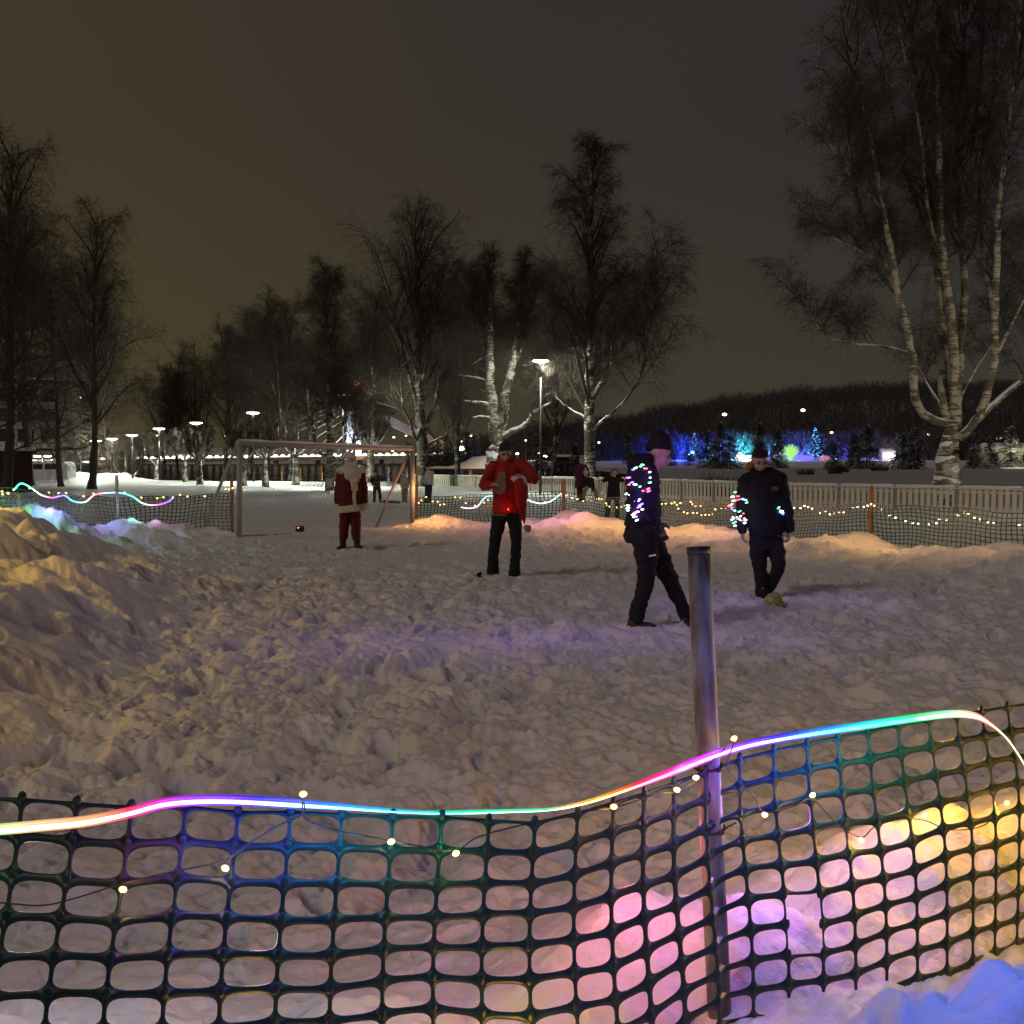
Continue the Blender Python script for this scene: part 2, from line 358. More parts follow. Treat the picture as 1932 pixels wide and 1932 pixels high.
# ------------------------------------------------------------------ trees
def nrm(v): return v/np.maximum(np.linalg.norm(v, axis=-1, keepdims=True), 1e-9)
def grow(S, D, Ln, n, wig, trop, rng):
    M = len(S); P = np.zeros((M, n, 3)); P[:, 0] = S; D = nrm(D.copy()); st = Ln/(n-1)
    for i in range(1, n):
        D = nrm(D+rng.normal(0, wig, (M, 3))+np.array([0, 0, trop[min(i-1, len(trop)-1)]])); P[:, i] = P[:, i-1]+D*st[:, None]
    return P
def tubes(P, Rr, k):
    M, n, _ = P.shape
    T = np.gradient(P, axis=1); T = nrm(T)
    ref = np.where(np.abs(T[..., 2:3]) > .9, np.array([1., 0, 0]), np.array([0, 0, 1.]))
    U = nrm(np.cross(T, ref)); W = np.cross(T, U)
    a = np.arange(k)*2*np.pi/k
    V = P[:, :, None]+Rr[:, :, None, None]*(np.cos(a)[None, None, :, None]*U[:, :, None]+np.sin(a)[None, None, :, None]*W[:, :, None])
    m = np.arange(M)[:, None, None]; i = np.arange(n-1)[None, :, None]; j = np.arange(k)[None, None, :]
    b = m*n*k
    Q = np.stack([b+i*k+j, b+i*k+(j+1) % k, b+(i+1)*k+(j+1) % k, b+(i+1)*k+j], -1).reshape(-1, 4)
    return V.reshape(-1, 3), Q
class Geo:
    def __init__(s): s.V = []; s.Q = []; s.T = []; s.n = 0
    def add(s, V, Q=None, T=None):
        if Q is not None: s.Q.append(Q+s.n)
        if T is not None: s.T.append(T+s.n)
        s.V.append(V); s.n += len(V)
    def mesh(s, name): return mesh_np(name, np.vstack(s.V), np.vstack(s.Q) if s.Q else None, np.vstack(s.T) if s.T else None)
def sample(P, M, lo, hi, rng, even=False):
    """M children per parent: positions, tangents and parameter"""
    K, n, _ = P.shape
    t = (np.linspace(lo, hi, M)[None]+rng.uniform(-.5, .5, (K, M))*(hi-lo)/M).clip(0, .999) if even else rng.uniform(lo, hi, (K, M))
    f = t*(n-1); i = f.astype(int); fr = (f-i)[..., None]; kk = np.arange(K)[:, None]
    return (P[kk, i]*(1-fr)+P[kk, i+1]*fr).reshape(-1, 3), nrm(P[kk, i+1]-P[kk, i]).reshape(-1, 3), t.ravel()
def side(T, ang, rng, az=None):
    """unit vectors leaving direction T by angle ang at a random azimuth"""
    M = len(T); r = nrm(rng.normal(0, 1, (M, 3))); u = nrm(np.cross(T, r)); ang = np.asarray(ang)
    if ang.ndim == 0: ang = np.full(M, float(ang))
    return nrm(T*np.cos(ang)[:, None]+u*np.sin(ang)[:, None])
def ribbons(S, D, Ln, wd, rng, droop):
    M = len(S); D = nrm(D); mid = S+D*(Ln*.5)[:, None]; D2 = nrm(D+np.array([0, 0, -1.])*droop[:, None]); end = mid+D2*(Ln*.5)[:, None]
    u = nrm(np.cross(D, rng.normal(0, 1, (M, 3))))*wd[:, None]
    V = np.stack([S-u, S+u, mid+u*.7, mid-u*.7, end], 1).reshape(-1, 3); b = np.arange(M)*5
    return V, np.stack([b, b+1, b+2, b+3], 1), np.stack([b+3, b+2, b+4], 1)
def resample(pts, n):
    pts = np.array(pts, float); d = np.concatenate([[0], np.cumsum(np.linalg.norm(np.diff(pts, axis=0), axis=1))])
    # smooth through the points
    t = np.linspace(0, d[-1], n)
    q = np.stack([np.interp(t, d, pts[:, k]) for k in range(3)], 1)
    for _ in range(2): q[1:-1] = (q[:-2]+2*q[1:-1]+q[2:])/4
    return q
def make_tree(seed, stems, crown, kind='birch', dens=1.0, twig=1.0, nt=7):
    """stems: list of (points, r0, r1). crown(h)->limb length at relative height; returns trunk geo and crown geo"""
    rng = np.random.RandomState(seed); tg, cg = Geo(), Geo()
    zs = [p[2] for s in stems for p in s[0]]; zmin, zmax = 0, max(zs)
    allL1 = []
    L1P = []; L1R = []
    for (pts, r0, r1, nb, lo) in stems:
        n = max(6, int(len(pts)*5)); q = resample(pts, n)
        q[1:-1] += rng.normal(0, r0*.10, (n-2, 3))
        tt = np.linspace(0, 1, n); rr = r0*(1-tt)**.8+r1; rr = rr*(1+rng.normal(0, .05, n))
        if lo >= 0 and r0 > .12 and pts[0][2] <= .5: rr[0] *= 1.5; rr[1] *= 1.12
        V, Q = tubes(q[None], rr[None], 12 if r0 > .1 else 7); tg.add(V, Q)
        if nb <= 0: continue
        S, T, t = sample(q[None], int(nb*dens), lo, .985, rng, True)
        h = (S[:, 2]-zmin)/(zmax-zmin); az = rng.uniform(0, 2*np.pi, len(S)); out = np.stack([np.cos(az), np.sin(az), np.zeros_like(az)], 1)
        if kind == 'birch': up = .55+.9*h
        elif kind == 'larch': up = .05+.35*h
        else: up = .9+0*h
        D = nrm(out+np.array([0, 0, 1.])*up[:, None]+T*.35)
        Ln = crown(h)*rng.uniform(.6, 1.15, len(S))*(1.45 if kind == 'birch' else 1.2)
        trop = {'birch': [.12, .12, .05, -.04, -.12, -.20], 'larch': [-.10, -.08, -.02, .04, .08, .1], 'pollard': [.2, .2, .15, .1, .05, 0]}[kind]
        P = grow(S, D, Ln, 8, .10, trop, rng)
        R0 = np.minimum(r0*.38, .014*Ln+.012)[:, None]*(1-np.linspace(0, .9, 8))[None]
        V, Q = tubes(P, R0, 5); cg.add(V, Q); L1P.append(P)
    P1 = np.vstack(L1P); L1 = np.linalg.norm(P1[:, -1]-P1[:, 0], axis=1)
    S, T, t = sample(P1, 11, .12, .97, rng, True); Ln = np.repeat(L1, 11)*.42*(1.15-.7*t)*rng.uniform(.6, 1.2, len(S))
    D = side(T, rng.uniform(.5, 1.0, len(S)), rng); D[:, 2] += {'birch': .15, 'larch': -.15, 'pollard': .4}[kind]
    P2 = grow(S, D, Ln, 6, .13, {'birch': [.10, .0, -.12, -.25], 'larch': [-.05, -.1], 'pollard': [.15, .1]}[kind], rng)
    V, Q = tubes(P2, (.006*Ln+.006)[:, None]*(1-np.linspace(0, .8, 6))[None]*twig, 3); cg.add(V, Q)
    S, T, t = sample(P2, 6, .1, .98, rng, True); L3 = np.repeat(Ln, 6)*.55*rng.uniform(.6, 1.4, len(S))+.2
    D = side(T, rng.uniform(.4, 1.0, len(S)), rng)
    P3 = grow(S, D, L3, 4, .15, {'birch': [-.05, -.25, -.4], 'larch': [-.1, -.2], 'pollard': [.1, .1]}[kind], rng)
    V, Q = tubes(P3, np.full((len(S), 4), .0055)*twig*(1-np.linspace(0, .6, 4))[None], 3); cg.add(V, Q)
    S, T, t = sample(P3, nt, .05, 1, rng); m = len(S)
    D = side(T, rng.uniform(.2, .9, m), rng); dr = {'birch': .8, 'larch': .5, 'pollard': .1}[kind]
    lk = np.clip(np.repeat(L3, nt)/.75, .35, 1.15)
    V, Q, Tt = ribbons(S, D, lk*rng.uniform(.35, 1.15, m)*(1.0 if kind != 'pollard' else .6), np.full(m, .0036*twig), rng, rng.uniform(.2, 1, m)*dr)
    cg.add(V, Q, Tt)
    return tg, cg
def tree_obj(name, loc, geos, bark, label, group=None, twigmat=None, scale=1, rz=0, cat='tree'):
    root = empty(name, loc, label, cat, group, rz); root.scale = (scale,)*3
    tm = geos[0] if isinstance(geos[0], bpy.types.Mesh) else geos[0].mesh('trunk'); cm = geos[1] if isinstance(geos[1], bpy.types.Mesh) else geos[1].mesh('crown')
    link('trunk', tm, bark, root); link('crown', cm, twigmat or TWIG, root)
    return root
def rel(pts, Y, base, dys=None, amp=0, rng=None):
    out = []
    for i, (px, py) in enumerate(pts):
        dy = (dys[i] if dys is not None else 0); p = at(px, py, Y+dy)-Vector(base); out.append(tuple(p))
    return out
def prof(pts):
    xs, ys = zip(*pts); return lambda h: np.interp(h, xs, ys)
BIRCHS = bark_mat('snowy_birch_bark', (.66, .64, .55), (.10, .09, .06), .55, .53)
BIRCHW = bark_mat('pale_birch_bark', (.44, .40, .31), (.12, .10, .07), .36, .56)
GR = 'birches along the river bank'
# big birch at the right
Y = 44; b = at(1789, 915, Y); b.z = gz(b.x, b.y)-.1
def T1(l): return [(1415+.4639*a, .4639*c) for a, c in l]
lim = [([(790, 1720), (750, 1712), (700, 1690), (665, 1600), (665, 1480), (640, 1330), (600, 1200), (580, 1050), (540, 850), (500, 600), (450, 400), (400, 150), (385, 20)], .19, -2.0, 16, .35),
       ([(800, 1740), (780, 1600), (790, 1480), (780, 1300), (760, 1100), (745, 800), (700, 550), (660, 200), (640, -150), (630, -400)], .21, 1.2, 22, .3),
       ([(825, 1740), (835, 1550), (830, 1400), (815, 1250), (790, 1100), (775, 900), (770, 600), (765, 300), (760, -100), (765, -500)], .22, -.6, 22, .35),
       ([(840, 1740), (855, 1450), (870, 1250), (875, 1120), (855, 950), (850, 780), (838, 500), (870, 250), (880, 0), (900, -350)], .20, .7, 20, .3),
       ([(850, 1780), (900, 1740), (955, 1650), (975, 1550), (1000, 1450), (995, 1300), (1005, 1100), (1010, 850), (1050, 500), (1090, 200), (1110, -100)], .19, -1.6, 20, .35),
       ([(870, 1770), (950, 1680), (1040, 1600), (1114, 1540), (1220, 1470), (1300, 1350), (1340, 1200), (1380, 900)], .15, 1.6, 14, .3),
       ([(655, 1440), (600, 1420), (520, 1405), (430, 1400), (330, 1380), (250, 1310), (190, 1210)], .055, -.8, 9, .25),
       ([(590, 1120), (520, 1060), (430, 1010), (350, 975), (290, 920)], .06, -1.5, 9, .2),
       ([(540, 850), (430, 740), (340, 620), (300, 520)], .06, -2, 8, .2),
       ([(770, 1640), (720, 1560), (680, 1480)], .06, .6, 4, .5),
       ([(1000, 1450), (1060, 1330), (1130, 1180), (1180, 1000)], .07, -.5, 8, .2),
       ([(860, 1610), (920, 1500), (1000, 1380), (1060, 1250)], .04, 1.5, 6, .3)]
stems = [([tuple(at(1789, 921, Y)-b-Vector((0, 0, .4)))]+rel([(1786, 905), (1788, 870), (1792, 835), (1797, 800), (1800, 790)], Y, b), .43, .17, 0, -1)]
for pts, r0, dd, nb, lo in lim:
    q = T1(pts); n = len(q); stems.append((rel(q, Y, b, [dd*min(1, i/(n*.5)) for i in range(n)]), r0*.84, .012, nb, lo))
for pts, dd in [([(760, 1100), (700, 900), (620, 650), (560, 350), (520, 50), (510, -200)], 1.5), ([(835, 1400), (800, 1150), (720, 850), (690, 500), (600, 100), (570, -300)], -2), ([(855, 950), (900, 700), (930, 400), (950, 50), (960, -300)], 1.8), ([(995, 1300), (940, 1000), (930, 700), (990, 400), (1010, 0)], 2.2), ([(640, 1330), (560, 1100), (450, 850), (400, 600), (380, 420)], 1.2)]:
    q = T1(pts); n = len(q); stems.append((rel(q, Y, b, [dd*i/n for i in range(n)]), .075, .015, 15, .15))
g = make_tree(1, stems, prof([(0, 1.4), (.3, 1.7), (.6, 1.9), (1, 1.5)]), 'birch', 1.5, 1.0, 5)
tree_obj('birch', b, g, BIRCHW, 'huge many-stemmed birch right behind the picket fence at the right edge', GR)
# tall birch right of the lamp
Y = 63; b = at(1114, 908, Y); b.z = gz(b.x, b.y)-.2
stems = [([(0, 0, 0)]+rel([(1114, 880), (1113, 830), (1112, 790), (1114, 700), (1113, 600), (1114, 480), (1116, 380), (1118, 278)], Y, b), .34, .015, 46, .22),
         (rel([(1116, 815), (1128, 800), (1140, 790), (1160, 775), (1185, 750), (1210, 700), (1222, 640), (1228, 590), (1230, 545)], Y, b, [0, 0, -.3, -.6, -1, -1.2, -1.4, -1.5, -1.5]), .09, .012, 15, .35),
         (rel([(1110, 800), (1102, 785), (1080, 775), (1062, 762), (1045, 745)], Y, b, [0, .2, .4, .6, .7]), .07, .01, 6, .4),
         (rel([(1113, 760), (1125, 735), (1145, 705), (1160, 670), (1172, 620)], Y, b, [0, -.4, -1, -1.4, -1.8]), .08, .01, 8, .3)]
g = make_tree(2, stems, prof([(0, 4.6), (.2, 4.8), (.35, 4.2), (.6, 3.3), (.8, 2.3), (1, .9)]), 'birch', 1.1, 1.35)
TB = tree_obj('birch', b, g, BIRCH, 'tall pointed birch just right of the tall lamp and behind the picket fence', GR)
# forked snowy tree left of the lamp
Y = 67; b = at(933, 905, Y); b.z = gz(b.x, b.y)-.2
def T3(l): return [(801.9+.2197*a, 660.4+.2197*c) for a, c in l]
stems = [([(0, 0, 0)]+rel(T3([(600, 1060), (600, 940), (603, 840), (612, 760)]), Y, b), .56, .25, 0, -1)]
for pts, r0, r1, nb, lo in [([(606, 780), (592, 660), (590, 560), (585, 450), (560, 300), (555, 150), (560, 0), (570, -250), (560, -500), (550, -760)], .34, .02, 26, .42),
       ([(625, 780), (650, 660), (680, 560), (682, 450), (700, 330), (740, 200), (760, 100), (790, -100), (800, -400), (830, -740)], .30, .02, 26, .45),
       ([(640, 760), (700, 720), (760, 690), (850, 650), (900, 590), (920, 540), (990, 500), (1090, 440)], .20, .03, 7, .6),
       ([(560, 480), (520, 455), (480, 450), (320, 430)], .11, .02, 4, .5), ([(560, 370), (520, 350), (470, 345)], .09, .03, 2, .5),
       ([(540, 290), (500, 255), (430, 235), (290, 215)], .09, .02, 5, .5), ([(575, 590), (545, 580), (480, 565), (400, 580)], .08, .02, 3, .5),
       ([(600, 690), (640, 650), (700, 620), (700, 560)], .12, .04, 3, .6), ([(560, 150), (500, -50), (440, -300), (420, -600)], .14, .02, 18, .3),
       ([(790, -100), (860, -250), (930, -420), (950, -560)], .12, .02, 14, .3), ([(740, 200), (800, 60), (850, -60)], .07, .02, 6, .3), ([(570, 10), (480, 80), (390, 130)], .08, .02, 6, .3)]:
    q = T3(pts); dd = random.Random(len(pts)*7+nb).uniform(-1.5, 1.5); n = len(q)
    stems.append((rel(q, Y, b, [dd*i/n for i in range(n)]), r0, r1, nb, lo))
g = make_tree(3, stems, prof([(0, 1.6), (.5, 2.0), (.8, 1.8), (1, .8)]), 'birch', 1.0, 1.3, 4)
tree_obj('birch', b, g, BIRCHS, 'stout forked birch with snowy limbs behind the person in the red jacket', GR)
# dark broad birch
Y = 76; b = at(797, 900, Y); b.z = gz(b.x, b.y)-.2
def T2(l): return [(424.6+.2197*a, 660.4+.2197*c) for a, c in l]
stems = [([(0, 0, 0)]+rel([(797, 870), (796, 840), (794, 780), (790, 700), (786, 600), (784, 500), (783, 424)], Y, b), .40, .02, 34, .35)]
for pts, r0, nb in [([(798, 850), (812, 836), (840, 822), (858, 800)], .12, 5), ([(797, 840), (780, 822), (776, 800), (760, 770), (755, 720)], .12, 9), ([(796, 830), (806, 800), (822, 760), (830, 700), (838, 640)], .16, 12),
                    ([(794, 790), (780, 740), (768, 690), (750, 620), (740, 560)], .14, 12), ([(792, 740), (805, 690), (820, 620), (826, 560)], .12, 10), ([(796, 846), (840, 838), (860, 815)], .08, 3)]:
    stems.append((rel(pts, Y, b, [random.Random(nb+len(pts)).uniform(-2, 2)*i/len(pts) for i in range(len(pts))]), r0, .015, nb, .4))
g = make_tree(4, stems, prof([(0, 5.0), (.4, 4.9), (.7, 4.0), (.9, 2.7), (1, 1.6)]), 'birch', .95, 1.25, 5)
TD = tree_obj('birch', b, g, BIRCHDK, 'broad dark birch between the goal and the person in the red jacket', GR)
# white lit birch inside the goal mouth
Y = 70; b = at(622, 925, Y); b.z = gz(b.x, b.y)-.2
stems = [([(0, 0, 0)]+rel(T2([(905, 1050), (900, 870), (902, 740), (890, 600), (890, 480), (885, 300), (890, 150), (890, -50), (880, -250), (870, -570)]), Y, b), .27, .02, 30, .45)]
for pts, r0, nb, dd in [([(925, 930), (960, 935), (1000, 940), (1010, 880)], .17, 0, .3), ([(900, 725), (930, 740), (975, 710), (1005, 650), (1030, 560), (1060, 490), (1120, 440)], .11, 5, 1), ([(890, 890), (850, 905), (815, 890), (785, 820), (768, 770), (765, 700), (735, 600), (715, 450), (700, 280)], .11, 6, -1),
                       ([(885, 640), (850, 590), (800, 580), (780, 595), (720, 560), (660, 560)], .08, 3, .8), ([(1000, 940), (1060, 880), (1100, 830), (1150, 730), (1210, 690)], .09, 5, 1), ([(895, 500), (840, 450), (760, 400)], .05, 4, -.5), ([(895, 690), (950, 560), (990, 450), (1020, 350)], .06, 5, 1.2), ([(1150, 730), (1130, 640), (1180, 560)], .05, 5, 1.5), ([(1060, 490), (1110, 520), (1180, 600)], .05, 6, 1.2)]:
    q = T2(pts); stems.append((rel(q, Y, b, [dd*i/len(q) for i in range(len(q))]), r0, .03, nb, .35))
g = make_tree(5, stems, prof([(0, 1.5), (.5, 2.0), (.8, 2.4), (1, 1.0)]), 'birch', 1.1, 1.3)
tree_obj('birch', b, g, BIRCH, 'white lit birch with crooked limbs seen inside the goal mouth', GR)
# generic trees for the rows behind
def generic(seed, H, r, wide, kind='birch', forks=3):
    rr = random.Random(seed); main = [(0, 0, 0)]; x = y = 0
    for i in range(1, 7): x += rr.uniform(-.25, .25); y += rr.uniform(-.25, .25); main.append((x, y, H*i/6))
    st = [(main, r, .02, 40, .22 if kind == 'birch' else .12)]
    for i in range(forks):
        a = rr.uniform(0, 6.28); z0 = H*rr.uniform(.18, .4); w_ = wide*rr.uniform(.5, .8)
        st.append(([(0, 0, z0), (.35*w_*math.cos(a), .35*w_*math.sin(a), z0+H*.08), (.7*w_*math.cos(a), .7*w_*math.sin(a), z0+H*.24), (w_*math.cos(a), w_*math.sin(a), H*rr.uniform(.72, .9))], r*.4, .015, 14, .3))
    return make_tree(seed, st, prof([(0, wide), (.35, wide*.98), (.6, wide*.85), (.85, wide*.62), (1, wide*.36)]), kind, .85, 1.45, 4)
def mesh2(g): return (g[0].mesh('trunk'), g[1].mesh('crown'))
GA, GB_, GC = mesh2(generic(21, 16, .24, 3.4)), mesh2(generic(22, 16, .26, 4.2, forks=4)), mesh2(generic(23, 16, .22, 2.8, forks=2))
rows = [(335, 672, 150, GC, 'slim dark birch topping the far end of the tree row'), (312, 700, 165, GB_, 'low dark birch at the very left end of the far tree row'), (372, 690, 148, GA, 'low dark birch behind the two small pollards'),
        (430, 630, 125, GB_, 'dark birch left of the small left street lamp'), (470, 600, 118, GA, 'dark birch behind the left post of the goal'), (502, 568, 108, GC, 'taller dark birch above the left part of the crossbar'),
        (548, 590, 100, GB_, 'bushy dark birch above the goal left of the white lit birch'), (692, 590, 92, GC, 'dark birch right of the street lamp above the goal'),
        (705, 560, 82, GC, 'dark thin-trunked birch above the right part of the goal'), (865, 545, 92, GA, 'dark birch crown between the broad dark birch and the stout forked one'), (1040, 560, 84, GC, 'dark birch crown behind the tall street lamp'),]
rr = random.Random(3)
for px, top, d, gm, lab in rows:
    b = at(px, 900, d); b.z = min(-.4, gz(b.x, b.y)) if gz(b.x, b.y) > -1.6 else -.9
    H = CH+(862-top)/F*d-b.z
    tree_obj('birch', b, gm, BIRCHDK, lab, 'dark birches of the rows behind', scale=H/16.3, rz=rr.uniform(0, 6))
# small pollards lit by the park lamps
def pollard(seed, H):
    rr = random.Random(seed); st = [([(0, 0, 0), (.05, 0, H*.25), (0, .05, H*.42)], .24, .16, 0, -1)]
    for i in range(6):
        a = i*1.05+rr.uniform(-.3, .3); w_ = H*.20
        st.append(([(0, 0, H*.4), (.6*w_*math.cos(a), .6*w_*math.sin(a), H*.48), (w_*math.cos(a), w_*math.sin(a), H*.62), (1.1*w_*math.cos(a), 1.1*w_*math.sin(a), H*.84)], .10, .02, 8, .3))
    return make_tree(seed, st, prof([(0, .9), (1, .8)]), 'pollard', 1.0, 1.6)
PG = mesh2(pollard(31, 7)); PG2 = mesh2(pollard(32, 7))
for px, py, top, d, gm, lab in [(350, 926, 800, 84, PG, 'small pollard with round lit crown, left of its lit twin'), (377, 927, 790, 80, PG2, 'small pollard with round lit crown right under a street lamp'), (461, 927, 790, 78, PG2, 'thin leaning pollard just beside the left goal post'),
                               (501, 926, 775, 76, PG, 'grey pollard with stubby crown in the left half of the goal'), (558, 926, 770, 80, PG2, 'grey trunked pollard just left of the white lit birch'), (297, 925, 810, 95, PG2, 'slim pale-trunked tree under the row of far street lamps'), (242, 922, 815, 100, PG, 'slim pale-trunked tree beside the snow heaps'), (700, 915, 740, 84, PG2, 'slim tree between the person in the long red coat and the right goal post')]:
    b = at(px, py, d); b.z = gz(b.x, b.y)-.15; H = CH+(862-top)/F*d-b.z
    tree_obj('pollard_tree', b, gm, BIRCH, lab, 'small pollards along the river path', scale=H/7.4, rz=rr.uniform(0, 6), twigmat=TWIG)
# larches at the left
LG = mesh2(generic(41, 18, .26, 5.6, 'larch', 1)); LG2 = mesh2(generic(42, 18, .24, 5.0, 'larch', 2)); LG3 = mesh2(generic(43, 18, .25, 4.4, 'birch', 2))
for px, py, top, d, gm, k, lab in [(173, 917, 418, 66, LG3, .7, 'tall pointed dark tree with the thickest bare trunk of the left group'), (115, 905, 520, 74, LG2, 1, 'dark larch with slanting trunk in front of the apartment block'), (56, 905, 400, 80, LG, 1, 'dark larch in front of the grey apartment wall'),
                               (12, 905, 290, 56, LG3, 1, 'largest dark tree at the left edge with spreading branches'), (205, 905, 640, 105, LG2, 1, 'low dark larch right of the apartment block'), (-45, 905, 380, 50, LG2, 1, 'dark larch standing half outside the left edge')]:
    b = at(px, py, d); b.z = gz(b.x, b.y)-.2; H = CH+(862-top)/F*d-b.z
    tree_obj('larch', b, gm, LARCH, lab, 'dark trees at the left edge', scale=H/18.3, rz=rr.uniform(0, 6))
# far woods on the hill: thousands of trunks
def far_wood():
    rng = np.random.RandomState(8); N = 34000
    r = 395+rng.rand(N)**1.5*255; px = rng.uniform(-200, 1350, N); y = r/np.sqrt(1+(px/F)**2); x = px/F*y
    k = ~((px < 90) & (r < 420)); keep = rng.rand(N) < np.where(px < 0, .5, 1); x, y, px, r = x[keep], y[keep], px[keep], r[keep]; N = len(x)
    z = terrain(x, y, False)-.3; H = rng.uniform(5, 10, N)*(1+.12*np.sin(px*.05)); H = np.where(px < 60, H*1.0, H)
    ax, ay = x/r, y/r; g = Geo()
    S = np.stack([x, y, z], 1); up = np.zeros((N, 3)); up[:, 2] = 1; up[:, :2] = rng.normal(0, .04, (N, 2))
    V, Q, T = ribbons(S, up, H, np.full(N, .08), rng, np.zeros(N)); g.add(V, Q, T)
    M = 9; t = rng.uniform(.25, .95, (N, M)); SS = (S[:, None]+np.array([0, 0, 1.])*(t*H[:, None])[..., None]).reshape(-1, 3)
    a = rng.uniform(0, 6.28, N*M); D = np.stack([np.cos(a), np.sin(a), rng.uniform(.6, 2.2, N*M)], 1)
    V, Q, T = ribbons(SS, D, rng.uniform(1.2, 3.6, N*M), np.full(N*M, .075), rng, np.full(N*M, .3)); g.add(V, Q, T)
    o = link('hill_forest', g.mesh('hill_forest'), mat('forest_bark', (.085, .075, .068), .9, var=.3, scale=.05)); tag(o, 'dense bare wood covering the far hillside', 'forest', kind='stuff')
far_wood()
# spruces on the far shore
def spruce_geo(seed, H=10, W=2.6):
    rng = np.random.RandomState(seed); g = Geo(); sg = Geo()
    n = 20; lv = 26; S = []; D = []; Ln = []
    for i in range(lv):
        h = .06+.92*i/lv; m = int(14*(1-h)+5); a = rng.uniform(0, 6.28, m)
        for q in a: S.append((0, 0, h*H+rng.uniform(-.1, .1))); D.append((math.cos(q), math.sin(q), rng.uniform(-.35, -.05))); Ln.append(W*(1-h)**.8*rng.uniform(.75, 1.1)+.15)
    S = np.array(S); D = np.array(D); Ln = np.array(Ln)
    P = grow(S, D, Ln, 5, .06, [-.03, 0, .05, .1], rng)
    SS, TT, t = sample(P, 16, .12, 1, rng); m = len(SS)
    V, Q, T = ribbons(SS, side(TT, rng.uniform(.3, 1.1, m), rng)+np.array([0, 0, -.25]), rng.uniform(.25, .6, m), np.full(m, .05), rng, rng.uniform(.2, .8, m)); g.add(V, Q, T)
    V, Q = tubes(np.array([[(0, 0, -.3), (0, 0, H*.5), (0, 0, H)]]), np.array([[.16, .1, .02]]), 7); sg.add(V, Q)
    return sg.mesh('trunk'), g.mesh('crown')
def spruce_mat():
    m, nt, b = newmat('snowy_spruce'); L = nt.links
    tc = node(nt, 'ShaderNodeTexCoord'); n1 = node(nt, 'ShaderNodeTexNoise', Scale=.9, Detail=5.0); L.new(tc.outputs['Object'], n1.inputs['Vector'])
    rp = node(nt, 'ShaderNodeValToRGB'); rp.color_ramp.elements[0].position = .50; rp.color_ramp.elements[0].color = (.022, .032, .022, 1); rp.color_ramp.elements[1].position = .62; rp.color_ramp.elements[1].color = (.45, .45, .47, 1)
    L.new(n1.outputs['Fac'], rp.inputs[0]); L.new(rp.outputs[0], b.inputs['Base Color']); b.inputs['Roughness'].default_value = .8
    return m
SPM = spruce_mat(); SG = [spruce_geo(51), spruce_geo(52, 10, 3.6)]
SPR = [(1022, 862, 798, 205, 1, 'snowy spruce just behind the tall street lamp on the shore'), (1085, 866, 832, 240, 0, 'snowy spruce left of the tall birch trunk'), (1262, 858, 812, 330, 0, 'spruce left of the blue-lit tree'), (1335, 862, 808, 300, 1, 'dark spruce between the capped player and the cyan-lit tree'), (1358, 864, 790, 290, 0, 'tall dark spruce between the capped player and the cyan-lit tree'), (1378, 862, 815, 280, 1, 'broad dark spruce just left of the cyan-lit tree'),
       (1432, 860, 792, 310, 0, 'dark spruce right above the bareheaded player'), (1468, 860, 800, 305, 0, 'dark spruce right of the bareheaded player'), (1573, 866, 830, 260, 1, 'low dark spruce right of the multi-coloured lights'), (1612, 864, 808, 285, 0, 'dark spruce left of the small white-lit house'), (1635, 866, 798, 280, 1, 'dark spruce with snowy top beside the small white-lit house'), (1702, 868, 812, 270, 1, 'broad dark spruce left of the huge birch'), (1725, 868, 800, 275, 0, 'dark spruce partly behind the huge birch'),
       (1838, 866, 812, 290, 0, 'dark spruce just right of the huge birch trunk'), (1868, 866, 820, 280, 1, 'dark spruce before the pale wall at the far right'), (1905, 866, 800, 300, 1, 'dark spruce nearest the right edge'), (1298, 862, 838, 330, 1, 'small snowy spruce right of the capped player'), (1187, 860, 815, 345, 0, 'dark spruce right of the tall birch trunk')]
for px, py, top, d, k, lab in SPR:
    b = at(px, py, d); b.z = gz(b.x, b.y)-.2; H = max(4, CH+(862-top)/F*d-b.z)
    tree_obj('spruce', b, SG[k], LARCH, lab, 'spruces on the far shore', twigmat=SPM, scale=H/10, rz=rr.uniform(0, 6))
for i, (px, top, d) in enumerate([(843, 815, 380), (856, 822, 370), (868, 808, 390), (882, 812, 375), (1000, 806, 400), (828, 828, 370), (815, 832, 390), (895, 818, 380)]):
    b = at(px, 860, d); b.z = max(gz(b.x, b.y), -.5)-.2; H = CH+(862-top)/F*d-b.z
    tree_obj('spruce', b, SG[i % 2], LARCH, 'one of the dark spruces crowding the far shore between bridge end and tall lamp', 'spruces by the bridge end', twigmat=SPM, scale=H/10, rz=rr.uniform(0, 6))
